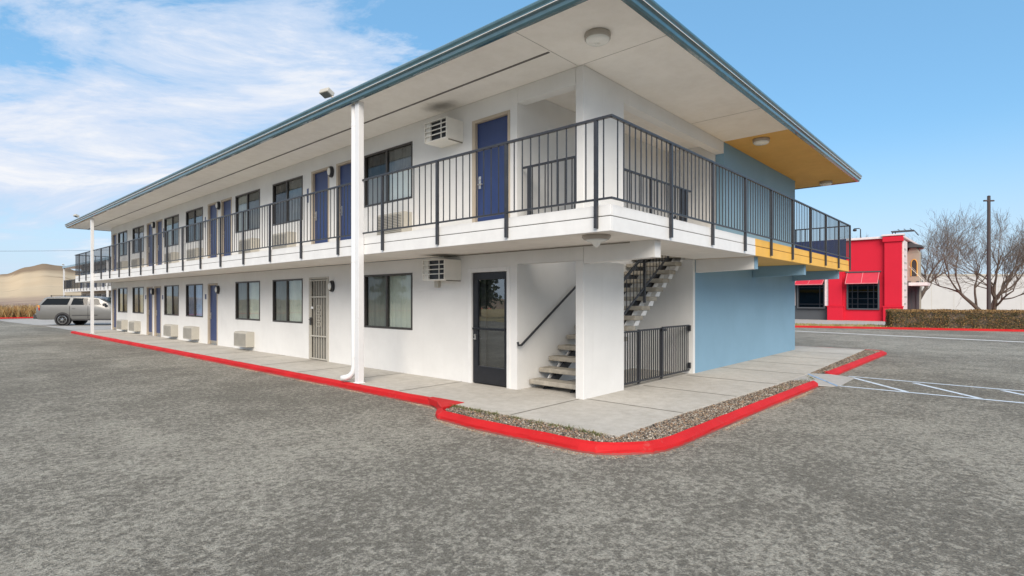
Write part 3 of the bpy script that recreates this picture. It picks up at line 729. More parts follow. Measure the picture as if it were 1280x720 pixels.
# aluminium glass door of the near room
m = MB(); a, b = 1.69, 2.59
m.box(.02, .07, a, a+.075, .02, 2.12); m.box(.02, .07, b-.13, b, .02, 2.12); m.box(.02, .07, a+.075, b-.13, 1.99, 2.12); m.box(.02, .07, a+.075, b-.13, .02, .34)
gd = m.build('glass_door', 'black_frame', motel, bevel=.004)
m = MB(); m.quad([(.045, a+.07, .33), (.045, b-.12, .33), (.045, b-.12, 2.0), (.045, a+.07, 2.0)]); m.build('pane', 'door_glass', gd)
m = MB(); m.box(-.02, .02, a+.02, b-.02, 1.035, 1.075); m.build('push_bar', 'black_frame', gd, bevel=.006)
m = MB(); m.box(.008, .02, b-.09, b-.05, .84, .95); m.lathe((.0, b-.07, .93), [(.018, -.01), (.022, .01)], 12, 'X'); m.tube([(0, b-.07, .86), (-.03, b-.07, .86), (-.03, b-.13, .86)], .009, 8); m.build('handle', 'steel', gd)
m = MB(); m.box(-.015, .10, 1.60, 1.676, 0, 2.21); m.box(-.015, .10, 2.604, 2.70, 0, 2.21); m.box(-.015, .10, 1.676, 2.604, 2.134, 2.21); m.build('door_frame', 'white_trim', gd, bevel=.004)
m = MB(); m.box(.16, .19, 1.6, 2.7, 0, 2.2); m.box(.1, .13, 2.32, 2.45, .34, 1.98); m.build('backing', 'interior_dark', gd)
# beige security screen door
a, b = 7.99, 8.91
m = MB(); m.box(.06, .09, a, b, .01, 2.15); sd = m.build('security_door', 'beige_dark', motel)
m = MB(); t = .045
m.box(-.02, .02, a, a+t, .02, 2.14); m.box(-.02, .02, b-t, b, .02, 2.14)
for z in (.02, .62, 1.66, 2.10): m.box(-.018, .018, a+t, b-t, z, z+.035)
m.build('screen_frame', 'beige_metal', sd, bevel=.003)
m = MB()
for i in range(7):
    y = a+.07+i*(b-a-.14)/6
    m.box(-.008, .008, y-.009, y+.009, .05, 2.1)
for k in range(4):
    for s in (-1, 1):
        yc = (a+b)/2; pts = [(-.004, yc+s*(.05+.05*math.cos(t_)), .95+k*.15+.055*math.sin(t_)) for t_ in [i*6.283/12 for i in range(13)]]
        m.tube(pts, .007, 5, cap=False)
m.build('screen_bars', 'beige_metal', sd)
m = MB(); m.box(-.035, -.018, b-.11, b-.02, .93, 1.13); m.tube([(-.03, b-.06, 1.07), (-.07, b-.06, 1.07), (-.07, b-.15, 1.07)], .012, 8); m.build('handle', 'bronze_frame', sd)
m = MB(); m.box(-.028, -.018, b-.2, b-.09, 1.36, 1.42); m.build('latch_plate', 'white_trim', sd)
m = MB(); m.box(-.02, .06, a-.05, a-.004, 0, 2.20); m.box(-.02, .06, b+.004, b+.05, 0, 2.20); m.box(-.02, .06, a-.004, b+.004, 2.155, 2.20); m.build('door_frame', 'beige_metal', sd)
# blank room plates
for y, z in ((16.62, 1.71), (21.62, 1.70), (24.08, 1.71)):
    m = MB(); m.box(-.012, .0, y-.06, y+.06, z-.09, z+.09); m.build('room_plate', 'plate_navy', motel)
for y in (9.04, 15.3-.95, 21.5, 16.66):
    m = MB(); m.box(-.012, .0, y-.04, y+.04, 4.24, 4.62); m.build('room_plate', 'plate_navy', motel)

# ------------------------------------------------------------------ heating units below the windows
def make_heater(loc, label):
    t = thing('wall_heater', label, 'wall heater', loc, 0, 'heating and cooling units under the windows')
    m = MB(); m.prism([(-.26, -.47, .0), (.0, -.47, .0), (.0, -.47, .47), (-.21, -.47, .47), (-.26, -.47, .43)], (0, .94, 0)); m.build('casing', 'beige_metal', t, bevel=.006)
    m = MB()
    for i in range(11): m.bar((-.264, -.44, .05+i*.034), (-.264, .44, .05+i*.034), .012, .014)
    m.build('grille', 'beige_metal', t)
    m = MB(); m.box(-.2625, -.2605, -.445, .445, .03, .41); m.build('grille_backing', 'beige_dark', t)
    return t
HG = 'heating and cooling units under the windows'
h0 = make_heater((0, 12.93, .12), 'beige heater nearest the screen door on the ground floor, under a window')
for y, z, lab in ((17.75, .12, 'ground floor beige heater under the window with a blue curtain'), (20.13, .12, 'ground floor beige heater left of the blue curtain window, under the next window'),
                  (25.37, .12, 'second ground floor beige heater from the far end of the white wall'), (27.58, .12, 'ground floor beige heater closest to the far corner by the parked car'),
                  (4.94, FL+.20, 'upstairs beige heater just right of the tall white column, behind the railing'), (10.19, FL+.20, 'upstairs beige heater left of the pair of blue doors beside the tall column'),
                  (12.57, FL+.20, 'upstairs beige heater under the dark window above the lone ground floor heater'), (17.36, FL+.20, 'upstairs beige heater above the blue curtain window'),
                  (20.02, FL+.20, 'upstairs beige heater one window left of the one over the blue curtain'), (24.86, FL+.20, 'second upstairs beige heater from the far end of the balcony'), (27.56, FL+.20, 'upstairs beige heater closest to the far end of the balcony')):
    dup(h0, (0, y, z), 0, lab, HG)
# through-wall air conditioners high on the wall
def make_ac(loc, label):
    t = thing('air_conditioner', label, 'air conditioner', loc, 0, 'box air conditioners high on the wall')
    m = MB(); d = .44
    m.box(-d, 0, -.33, .33, .0, .018); m.box(-d, 0, -.33, .33, .382, .40); m.box(-d, 0, -.33, -.312, .018, .382); m.box(-d, 0, .312, .33, .018, .382); m.box(-d+.03, 0, .16, .312, .018, .382)
    m.build('casing', 'cream_plastic', t, bevel=.004)
    m = MB(); m.box(-d+.05, -d+.07, -.31, .31, .02, .38); m.build('grille_backing', 'black_frame', t)
    m = MB()
    for z in (.11, .20, .29): m.box(-d-.004, -d+.012, -.315, .315, z, z+.018)
    for y in (-.18, .15): m.box(-d, -d+.012, y, y+.018, .018, .382)
    m.build('grille', 'cream_plastic', t)
    m = MB(); m.box(-.36, 0, -.31, -.29, -.02, -.001); m.build('bracket', 'beige_dark', t)
    return t
a0 = make_ac((0, 3.17, 4.70), 'cream box air conditioner upstairs, left of the near blue door with a soot stain above')
dup(a0, (0.0, 3.23, 1.99), 0, 'cream box air conditioner left of the black glass door on the ground floor')
m = MB(); m.box(-.07, 0, 3.52, 3.64, 1.86, 2.0); tag(m.build('junction_box', 'beige_metal', None, bevel=.005), 'small beige electrical box under the ground floor air conditioner', 'electrical box')
# wall lamps beside the doors
def make_lamp(loc, label):
    t = thing('wall_lamp', label, 'wall lamp', loc, 0, 'bulkhead lamps beside the doors')
    m = MB(); m.lathe((0, 0, 0), [(.10, -.001), (.10, -.05), (.085, -.085), (.06, -.09)], 20, 'X')
    for v in m.bm.verts: v.co.z *= 1.45
    m.build('rim', 'black_frame', t, smooth=False, bevel=.004)
    m = MB(); m.lathe((0, 0, 0), [(.066, -.088), (.062, -.105), (.035, -.122), (.01, -.127)], 20, 'X')
    for v in m.bm.verts: v.co.z *= 1.5
    m.build('lens', 'lamp_lens', t, smooth=True)
    return t
LG = 'bulkhead lamps beside the doors'
l0 = make_lamp((0, 7.74, 1.95), 'oval wall lamp right of the beige security screen door')
for y, z, lab in ((15.38, 1.95, 'oval wall lamp at the lone blue door on the ground floor'), (22.91, 1.95, 'oval wall lamp between the pair of ground floor blue doors'),
                  (7.78, 4.88, 'oval wall lamp between the two upstairs doors next to the tall column'), (15.32, 4.88, 'oval wall lamp between the middle pair of upstairs doors'), (22.77, 4.88, 'oval wall lamp between the pair of upstairs doors farthest left')):
    dup(l0, (0, y, z), 0, lab, LG)
# round ceiling lamps
def make_drum(loc, label):
    t = thing('ceiling_lamp', label, 'ceiling lamp', loc, 0, 'round lamps under the roof overhang')
    m = MB(); m.lathe((0, 0, 0), [(.185, 0), (.19, -.02), (.185, -.075), (.172, -.078)], 36); m.build('rim', 'lamp_rim', t, bevel=.003)
    m = MB(); m.lathe((0, 0, 0), [(.171, -.06), (.168, -.10), (.14, -.118), (.07, -.128), (.012, -.13), (.01, -.145)], 36); m.build('lens', 'lamp_lens', t, smooth=True)
    return t
d0 = make_drum((-.70, -.73, 5.4085), 'round ceiling lamp on the white soffit above the corner pillar')
dup(d0, (6.25, -.74, 5.4085), 0, 'round ceiling lamp where the white soffit turns yellow')
dup(d0, (12.55, -.72, 5.4085), 0, 'round ceiling lamp at the far end of the yellow soffit')
t = thing('porch_lamp', 'bronze porch lamp with a pointed lens under the balcony corner', 'porch lamp', (-1.02, -.92, 2.489))
m = MB(); m.lathe((0, 0, 0), [(.19, 0), (.195, -.03), (.17, -.06), (.16, -.062)], 32); m.build('rim', 'lamp_rim', t, bevel=.003)
m = MB(); m.lathe((0, 0, 0), [(.158, -.058), (.12, -.085), (.07, -.10), (.04, -.14), (.012, -.165)], 32); m.build('lens', 'lamp_lens', t, smooth=True)
# roof floodlights
def make_flood(loc, rz, label):
    t = thing('floodlight', label, 'floodlight', loc, rz, 'floodlights on the roof edge')
    m = MB(); m.lathe((0, 0, 0), [(.05, 0), (.05, .06), (.03, .07)], 12); m.tube([(0, 0, .06), (0, 0, .13), (-.06, .06, .19)], .02, 8); m.build('bracket', 'lamp_rim', t)
    m = MB(); m.obox((-.10, .12, .24), (1, .2, -.45), (-.2, 1, 0), (.45, .1, 1), .09, .13, .05); m.build('housing', 'beige_metal', t, bevel=.015)
    m = MB(); m.obox((-.122, .115, .195), (1, .2, -.45), (-.2, 1, 0), (.45, .1, 1), .075, .11, .006); m.build('lens', 'beige_dark', t)
    return t
f0 = make_flood((-1.45, 5.15, 5.602), 0, 'small grey floodlight on the roof edge left of the tall near column')
dup(f0, (-1.45, 29.8, 5.602), 0, 'tiny floodlight at the far left tip of the roof edge', 'floodlights on the roof edge')

# ------------------------------------------------------------------ railings
def railing(name, label, loc, path, posts, panel_runs, solid=None):
    """path: list of corner points (x, y); posts: list of (x, y, nx, ny)"""
    t = thing(name, label, 'railing', loc)
    L = Vector(loc)
    def tr(p): return Vector(p)-L
    for nm, z, w, h in (('handrail', 3.905, .042, .034), ('bottom_rail', 2.885, .03, .026)):
        m = MB()
        for a, b in zip(path, path[1:]):
            d = (Vector(b)-Vector(a)).normalized()*w*.49
            m.bar(tr((a[0]-d.x, a[1]-d.y, z)), tr((b[0]+d.x, b[1]+d.y, z)), w, h)
        m.build(nm, 'black_iron', t, bevel=.003)
    for x, y, nx, ny in posts:
        m = MB(); ax = Vector((nx, ny, 0)); sd = Vector((-ny, nx, 0))
        m.obox(tr((x+nx*.0, y+ny*.0, 3.205)), ax, sd, (0, 0, 1), .022, .023, .682)
        m.build('post', 'black_iron', t, bevel=.002)
    for a, b, n in panel_runs:
        m = MB()
        for i in range(n):
            f = (i+1)/(n+1); p = (a[0]+(b[0]-a[0])*f, a[1]+(b[1]-a[1])*f)
            j = random.uniform(-.004, .004)
            q = tr((p[0], p[1], 0)); m.box(q.x-.0068, q.x+.0068, q.y-.0068, q.y+.0068, 2.89-L.z, 3.90-L.z)
        m.build('picket_panel', 'black_iron', t)
    if solid:
        m = MB(); (a, b) = solid; q0 = tr((a[0], a[1], 2.83)); q1 = tr((b[0], b[1], 3.50)); m.box(q0.x-.008, q0.x+.008, q0.y, q1.y, q0.z, q1.z); m.build('kick_panel', 'navy_panel', t)
    return t
XR, YR = -1.436, -1.416
pl = [-1.19+1.556*i for i in range(21)]
near_posts = [(XR, y, -1, 0) for y in pl if y < 3.9]
far_posts = [(XR, y, -1, 0) for y in pl if y > 4.3]
px_ = [.20+1.527*i for i in range(9)]
right_posts = [(x, YR, 0, -1) for x in px_]
def runs_y(x, ys, n): return [((x, a), (x, b), n) for a, b in zip(ys, ys[1:])]
ny_ = [y for y in pl if y < 3.9]
r1 = [((XR, YR), (XR, ny_[0]), 1)]+runs_y(XR, ny_, 9)+[((XR, ny_[-1]), (XR, 4.1), 3)]
r2 = [((XR, YR), (px_[0], YR), 10)]+[((a, YR), (b, YR), 10) for a, b in zip(px_, px_[1:])]
railing('balcony_railing', 'black iron balcony railing that wraps the near corner, right of the tall column', (XR, YR, 2.83), [(XR, 4.10), (XR, YR), (px_[-1], YR)], near_posts+right_posts, r1+r2)
fy = [y for y in pl if y > 4.3]
railing('balcony_railing', 'long black balcony railing left of the tall column, running to the far end', (XR, 4.2, 2.83), [(XR, 4.30), (XR, fy[-1]+1.0)], far_posts, [((XR, 4.3), (XR, fy[0]), 5)]+runs_y(XR, fy, 10)+[((XR, fy[-1]), (XR, fy[-1]+1.0), 7)])
ex = px_[-1]
eys = [YR+.0, .13, 1.66, 3.2, 4.7, 6.2]
railing('balcony_railing', 'black end railing with a navy lower panel, beyond the pale blue wall upstairs', (ex, YR, 2.83), [(ex, YR+.05), (ex, 6.2)], [(ex, y, 1, 0) for y in eys[1:]], runs_y(ex, eys, 10), ((ex-.03, YR+.1), (ex, 6.2)))
ey = fy[-1]+1.0
ex_ = [XR+.05+1.5*i for i in range(4)]
railing('balcony_railing', 'short dark railing closing the far left end of the balcony', (XR, ey, 2.83), [(XR+.03, ey), (ex_[-1], ey)], [(x, ey, 0, 1) for x in ex_[1:]], [((a, ey), (b, ey), 10) for a, b in zip(ex_, ex_[1:])])

# guards round the stair opening upstairs
def guard(label, a, b, zt, posts, n, arm):
    t = thing('stair_guard', label, 'guard rail', (a[0], a[1], FL))
    A = Vector((a[0], a[1], 0)); B = Vector((b[0], b[1], 0)); D = (B-A); d = D.normalized()
    m = MB(); m.bar(Vector((0, 0, zt-FL))-d*arm[0], D+d*arm[1]+Vector((0, 0, zt-FL)), .04, .035); m.build('handrail', 'black_iron', t, bevel=.003)
    for f, w in posts:
        m = MB(); p = D*f; m.box(p.x-w, p.x+w, p.y-w, p.y+w, -.02, zt-FL-.01); m.build('post', 'black_iron', t)
    m = MB()
    for i in range(n):
        p = D*((i+.5)/n); m.box(p.x-.007, p.x+.007, p.y-.007, p.y+.007, .06, zt-FL-.01)
    m.bar((0, 0, .07), D+Vector((0, 0, .07)), .025, .025); m.build('picket_panel', 'black_iron', t)
guard('short black guard in the opening between the near blue door and the corner pillar', (.09, 1.22), (.09, .22), 3.97, [(0, .028), (1, .018)], 7, (.16, 0))
guard('longer black guard upstairs in the opening right of the corner pillar', (1.32, .10), (3.98, .10), 3.98, [(0, .015), (.42, .022), (.93, .03), (1, .03)], 18, (0, .25))

# ------------------------------------------------------------------ staircase
st = thing('staircase', 'open concrete tread staircase climbing behind the white corner pillar', 'staircase', (.29, .8, 0))
RISE, GO = 2.83/15, .285
for i in range(14):
    x = i*GO; z = RISE*(i+1)-.025
    m = MB(); m.box(x, x+.31, -.60, .60, z-.085, z); td = m.build('tread', 'tread_concrete', st, bevel=.014)
    if i:
        z0 = RISE*i-.025; z1 = RISE*(i+1)-.112
        for y in (-.56, -.36, .40):
            m = MB(); m.prism([(x+.02, y, z0+.001), (x+.20, y, z0+.001), (x+.27, y, z1), (x+.12, y, z1)], (0, .014, 0)); m.build('bracket', 'white_trim', td)
m = MB()
for y in (-.28, .32):
    m.prism([(-.02+.1, y-.03, .0), (.30, y-.03, .0), (14*GO+.05, y-.03, 2.55), (14*GO+.05, y-.03, 2.79)], (0, .06, 0))
m.build('stringer', 'black_iron', st)
m = MB(); sl = RISE/GO
m.bar((1.25, -.57, 1.22-.0+.05), (3.95, -.57, 1.22+.05+2.7*sl), .022, .035); m.bar((1.0, -.57, 1.75), (3.5, -.57, 1.75+2.5*sl), .035, .045)
m.bar((-.0, -.57, 1.10), (1.0, -.57, 1.75), .035, .045); m.bar((.1, -.57, .5), (1.25, -.57, 1.27), .022, .035)
for i in range(27):
    x = .15+i*.13; zb = max(.2, 1.27+(x-1.25)*sl); zt = 1.75+(x-1.0)*sl
    m.box(x-.006, x+.006, -.576, -.564, zb, min(zt, 3.4))
m.build('stair_railing', 'black_iron', st)
m = MB()
for x in (.12, 2.13, 3.72): m.box(x-.022, x+.022, -.592, -.548, (x/GO+1)*RISE-.05, 1.75+(x-1.0)*sl)
m.build('newel_post', 'black_iron', st)
m = MB(); m.tube([(-.34, .57, .86), (-.34, .555, .80), (-.26, .555, .80), (1.5, .555, .80+1.76*.645), (3.6, .555, .80+3.86*.645)], .022, 10)
for x in (.1, 1.4, 2.7): m.tube([(x, .555, .80+(x+.26)*.645), (x, .625, .76+(x+.26)*.645)], .01, 6)
m.build('wall_handrail', 'black_iron', st)

# picket gate under the stairs
gt = thing('picket_gate', 'black picket gate and fence between the corner pillar and the blue wall', 'gate', (1.27, .07, 0))
def leaf(x0, x1, nm, zt):
    m = MB(); m.bar((x0, 0, zt), (x1, 0, zt), .03, .03); m.bar((x0, 0, .08), (x1, 0, .08), .03, .03)
    n = int((x1-x0)/.085)
    for i in range(n):
        x = x0+(i+.5)*(x1-x0)/n; m.box(x-.008, x+.008, -.008, .008, .08, zt)
    m.build(nm, 'black_iron', gt)
leaf(.02, .62, 'fence_panel', 1.02); leaf(.66, 1.52, 'gate_leaf', 1.03); leaf(1.58, 2.82, 'gate_leaf', 1.05)
for x in (.64, 1.55):
    m = MB(); m.box(x-.02, x+.02, -.02, .02, 0.03, 1.05); m.build('post', 'black_iron', gt)
m = MB(); m.box(1.50, 1.68, -.045, -.02, .98, 1.03); m.build('latch', 'black_frame', gt)
for z in (.12, .93):
    m = MB(); m.box(2.80, 2.868, -.03, .03, z, z+.12); m.build('hinge', 'black_frame', gt)

# downpipe
dp = thing('downpipe', 'white rain pipe clipped to the left side of the tall near column', 'rain pipe', (-1.47, 4.37, 0))
m = MB(); m.tube([(0, 0, 5.39), (0, 0, .30), (-.01, .015, .2), (-.05, .07, .12), (-.10, .13, .09), (-.16, .2, .075)], .058, 14); m.build('pipe', 'downpipe_white', dp, smooth=True)
for z in (5.0, 2.35, .5):
    m = MB(); m.tube([(0, 0, z-.02), (0, 0, z+.02)], .063, 14); m.box(-.03, .03, -.1, -.05, z-.015, z+.015); m.build('clip', 'downpipe_white', dp)

# ------------------------------------------------------------------ restaurant across the road (its long face is the plane x = 40.6)
RX = 40.6
rs = thing('restaurant', 'red rendered restaurant with red awnings and a taupe entrance tower', 'restaurant', (RX, 3, -.13))
def rl(m, name, mat, bevel=0, parent=None):
    for v in m.bm.verts: v.co -= Vector((RX, 3, -.13))
    return m.build(name, mat, parent or rs, bevel=bevel)
G0 = -.13
m = MB(); m.box(RX+.25, RX+13, .8, 5.35, G0, 6.05); rl(m, 'red_wall', 'red_render')
m = MB(); m.box(RX+.35, RX+13, 5.35, 12, G0, 4.9); rl(m, 'slate_wall', 'slate_render')
m = MB(); m.box(RX+.1, RX+.34, 5.4, 12, 3.55, 4.9); rl(m, 'red_parapet', 'red_render')
def pilaster(y0, y1, zt, cap):
    m = MB(); m.box(RX, RX+.3, y0, y1, 1.12, zt); m.box(RX-.07, RX+.3, y0-.07, y1+.07, G0, 1.02); m.box(RX-.10, RX+.3, y0-.1, y1+.1, 1.02, 1.12)
    if cap: m.box(RX-.10, RX+.3, y0-.10, y1+.10, zt-.42, zt-.05); m.box(RX-.05, RX+.3, y0-.05, y1+.05, zt-.05, zt)
    return rl(m, 'pilaster', 'red_render', .02)
pilaster(.62, 1.66, 6.2, True); pilaster(4.35, 5.28, 6.0, False)
m = MB(); m.box(RX+.05, RX+13, .5, 5.4, 6.06, 6.22); m.box(RX-.14, RX+.4, .45, 1.82, 6.205, 6.32); rl(m, 'coping', 'pink_white', .02)
def rwin(y0, y1, z0, z1, ncol, nrow):
    m = MB(); t = .10
    m.box(RX+.15, RX+.28, y0-t, y1+t, z0-t, z0); m.box(RX+.15, RX+.28, y0-t, y1+t, z1, z1+t); m.box(RX+.15, RX+.28, y0-t, y0, z0, z1); m.box(RX+.15, RX+.28, y1, y1+t, z0, z1)
    w = rl(m, 'window', 'slate_render')
    m = MB()
    for f in ncol:
        y = y0+(y1-y0)*f; m.box(RX+.18, RX+.215, y-.025, y+.025, z0, z1)
    for f in nrow:
        z = z0+(z1-z0)*f; m.box(RX+.185, RX+.21, y0, y1, z-.025, z+.025)
    rl(m, 'mullion', 'black_frame', 0, w)
    m = MB(); m.quad([(RX+.22, y0, z0), (RX+.22, y1, z0), (RX+.22, y1, z1), (RX+.22, y0, z1)]); rl(m, 'pane', 'car_glass', 0, w)
    m = MB(); m.box(RX+.235, RX+.248, y0, y1, z0, z1); rl(m, 'backing', 'interior_dark', 0, w)
rwin(2.08, 3.98, .93, 2.95, (.0, .14, .33, .67, .86, 1), (.16, .36, .62, .84))
rwin(5.62, 7.45, .98, 2.72, (.02, .16, .98), (.14, .9))
def awning(y0, y1, zt, zb, d, lab):
    a = thing('awning', lab, 'awning', (RX+.24, (y0+y1)/2, zb), 0, 'red awnings on the restaurant')
    h = (y1-y0)/2
    m = MB(); m.prism([(0, -h, zt-zb), (0, -h, zt-zb-.06), (-d+.05, -h, .0), (-d, -h, .06)], (0, 2*h, 0)); m.build('canopy', 'awning_red', a)
    m = MB(); ss = Vector((-d, 0, .06-(zt-zb)))
    for y in (-h+.02, 0, h-.02): m.bar((0-.01, y, zt-zb+.012), (-d-.01, y, .072), .035, .02)
    m.bar((-d-.012, -h, .05), (-d-.012, h, .05), .02, .05); m.build('seam', 'awning_seam', a)
    m = MB(); m.box(-.06, .0, -h-.1, h+.1, zt-zb, zt-zb+.09); m.build('head_box', 'slate_render', a)
awning(1.98, 4.06, 3.62, 2.74, .75, 'red awning over the many paned window in the red wall')
awning(5.6, 7.6, 3.2, 2.72, .75, 'red awning over the plain dark window in the slate grey wall')
m = MB(); m.box(RX+.12, RX+.345, 5.29, 5.55, 1.1, 3.2); m.box(RX+.12, RX+.345, 7.7, 7.9, 1.1, 3.2); rl(m, 'white_trim_strip', 'pink_white')
# south face: white sign strip, tower, entrance canopy
m = MB(); m.box(RX+.35, RX+2.4, .55, .79, G0, 5.9); sg = rl(m, 'sign_board', 'pink_white', .02)
m = MB(); r_ = random.Random(4)
for i in range(9):
    z = 1.2+i*.5; m.box(RX+.347, RX+.352, .62, .62+r_.uniform(.02, .06), z, z+r_.uniform(.08, .2)); m.box(RX+.5+r_.random()*.3, RX+1.6+r_.random()*.6, .54, .552, z, z+.14)
rl(m, 'sign_mark', 'seam_pale', 0, sg)
TX = RX+4.4
m = MB(); m.box(TX, TX+1.0, .0, .79, G0, 5.2)
m.prism([(TX, .0, 5.2), (TX, .79, 5.2), (TX, .60, 5.6), (TX, .2, 5.6)], (1, 0, 0)); rl(m, 'tower', 'taupe_render', .02)
m = MB(); m.box(TX-.3, TX+1.3, -.15, .95, 5.61, 5.74); m.prism([(TX-.3, -.15, 5.74), (TX-.3, .95, 5.74), (TX-.3, .95, 6.1)], (1.6, 0, 0)); rl(m, 'tower_roof', 'slate_render')
m = MB(); pts = [(TX-.02, .16, 3.4), (TX-.02, .54, 3.4)]+[(TX-.02, .35+.19*math.cos(t), 4.35+.35*math.sin(t)) for t in [i*math.pi/10 for i in range(11)]]
m.prism([pts[0], pts[1]]+pts[2:], (.03, 0, 0)); aw = rl(m, 'arch_window', 'interior_dark')
m = MB(); m.tube([(TX-.03, .16, 3.4), (TX-.03, .16, 4.35)]+[(TX-.03, .35+.19*math.cos(t), 4.35+.35*math.sin(t)) for t in [math.pi-i*math.pi/10 for i in range(11)]]+[(TX-.03, .54, 3.4)], .03, 6); rl(m, 'frame', 'yellow_trim', 0, aw)
m = MB(); m.box(TX-.12, TX-.0, .55, .76, G0, 3.0); m.box(TX-.12, TX, .02, .2, G0, 3.0); m.box(TX-.05, TX, .2, .55, G0, 2.7); rl(m, 'entrance_jamb', 'slate_render')
m = MB(); m.box(RX+2.5, TX+.3, -.62, .5, 2.62, 2.86); cn = rl(m, 'entrance_canopy', 'pink_white', .02)
m = MB(); m.tube([(RX+2.7, .5, 4.1), (RX+2.7, -.5, 2.87)], .02, 6); m.tube([(TX-.1, .5, 4.1), (TX+.2, -.5, 2.87)], .02, 6); rl(m, 'tie_rod', 'lamp_rim', 0, cn)
m = MB(); m.box(RX+3.4, RX+4.2, -.45, .3, G0, .75); rl(m, 'red_booth', 'red_render', .05)
# roof-top sign light frame
m = MB(); m.box(RX+5.6, RX+6.4, .5, 2.0, 7.05, 7.13); m.prism([(RX+5.6, .28, 6.7), (RX+5.6, .5, 7.05), (RX+5.6, .5, 7.13), (RX+5.6, .22, 6.72)], (.8, 0, 0))
for y in (1.95, 1.75): m.tube([(RX+6, y, 6.2), (RX+6, y, 7.06)], .03, 6)
for y in (1.4, 1.0, .6): m.tube([(RX+5.7, y, 7.1), (RX+5.7, y+.15, 7.25)], .03, 6)
rl(m, 'roof_light_frame', 'slate_render')
cc_ = thing('roof_camera', 'small black gooseneck light on the red restaurant roof', 'roof light', (RX+1.2, 3.35, 6.22))
m = MB(); m.tube([(0, 0, 0), (0, 0, .75), (0, .08, .83), (0, .35, .83)], .035, 8); m.build('arm', 'black_frame', cc_)
m = MB(); m.lathe((0, .38, .72), [(.05, .14), (.12, .06), (.14, -.06), (.05, -.1)], 12); m.build('lamp_shade', 'black_frame', cc_, smooth=True)

# warehouse
wc = Vector((-7.331, -5.086, 0))+(F+R*.90)*76
wh = thing('warehouse', 'long plain white warehouse behind the bare trees', 'warehouse', (wc.x, wc.y, -.14), math.atan2(R.y, R.x))
m = MB(); m.box(-17, 40, 0, 25, 0, 5.0); m.build('wall', 'warehouse_white', wh)
m = MB(); m.box(-17.1, 40.1, -.1, 25, 5.0, 5.22); m.build('roof_edge', 'beige_metal', wh)
m = MB()
for i in range(18): m.box(-16.5+i*3.1, -16.46+i*3.1, -.012, .01, 0, 5.0)
m.build('panel_joint', 'beige_metal', wh)

# second motel wing, set back behind the parked car
wg = thing('motel_wing', 'second white motel wing with balcony seen behind the parked car', 'motel wing', (7.2, 55, -.12))
def wl_(m, n, mat, p=None, bevel=0):
    for v in m.bm.verts: v.co -= Vector((7.2, 55, -.12))
    return m.build(n, mat, p or wg, bevel=bevel)
Y0, Y1 = 46, 80
m = MB(); m.box(7.2, 15, Y0, Y1, -.12, 5.4); wl_(m, 'wall', 'white_render')
m = MB(); m.box(5.6, 16, Y0-1, Y1+1.6, 5.41, 5.62); wl_(m, 'roof', 'gutter_teal')
m = MB(); m.box(5.75, 7.19, Y0-1, Y1+1.4, 2.48, 2.82); wl_(m, 'walkway_slab', 'white_trim')
for y in (59.5, 81.3, 48):
    m = MB(); m.box(5.66, 5.82, y, y+.16, -.12, 5.4); wl_(m, 'column', 'downpipe_white')
m = MB(); m.box(5.70, 5.74, Y0-1, Y1+1.4, 3.88, 3.92); m.box(5.70, 5.74, Y0-1, Y1+1.4, 2.87, 2.9)
i = 0
while Y0-1+i*.14 < Y1+1.4: m.box(5.712, 5.728, Y0-1+i*.14, Y0-.984+i*.14, 2.88, 3.9); i += 1
for k in range(11): m.box(5.66, 5.94+k*.14-.2, Y1+1.36, Y1+1.4, 3.88, 3.92) if k == 10 else m.box(5.7+k*.14, 5.716+k*.14, Y1+1.37, Y1+1.386, 2.8, 3.9)
wr = wl_(m, 'railing', 'black_iron')
for k in range(24):
    m = MB(); y = Y0-.8+k*1.55; m.box(5.665, 5.699, y, y+.06, 2.55, 3.9); wl_(m, 'post', 'black_iron', wr)
m = MB(); m.box(5.85, 6.3, Y1+.4, Y1+.9, 3.0, 3.85); wl_(m, 'kick_panel', 'black_iron', wr)
for k in range(9):
    for zb in (0, 2.83):
        y = Y0+1.2+k*3.75
        m = MB(); m.box(7.17, 7.199, y, y+1.75, zb+.95, zb+2.19); w = wl_(m, 'window', 'bronze_frame')
        m = MB(); m.box(7.165, 7.169, y+.06, y+1.69, zb+1.0, zb+2.14); wl_(m, 'pane', 'curtain_dark', w)
        m = MB(); m.box(7.17, 7.199, y+2.2, y+3.05, zb+.01, zb+2.1); wl_(m, 'door', 'door_blue')
m = MB(); f2 = dup(f0, (5.7, 80.9, 5.62), 0, 'tiny floodlight on the roof of the second motel wing', 'floodlights on the roof edge')

# ------------------------------------------------------------------ pole, power line
pl_ = thing('light_pole', 'tall slim brown light pole in front of the bare trees', 'light pole', (45.7, -4.0, -.12))
m = MB(); m.tube([(0, 0, 0), (0, 0, 9.2)], [.13, .10], 10); m.build('pole', 'pole_brown', pl_)
m = MB(); m.box(-.16, .16, -.16, .16, 0, .35); m.build('base', 'apron_concrete', pl_, bevel=.02)
m = MB(); m.bar((-.25, .27, 8.92), (.25, -.27, 8.92), .12, .10); m.build('cross_arm', 'pole_brown', pl_)
m = MB(); m.lathe((0, 0, 9.2), [(.10, 0), (.11, .06), (.04, .10)], 10); m.build('cap', 'pole_brown', pl_)
m = MB(); A, B = Vector((-55, 110, 7.4)), Vector((45, 120, 13.5)); m.tube([A+(B-A)*i/24-Vector((0, 0, 1.6*math.sin(math.pi*i/24))) for i in range(25)], .02, 4)
tag(m.build('power_line', 'pole_brown'), 'thin overhead wire crossing the sky above the straw hill', 'wire')

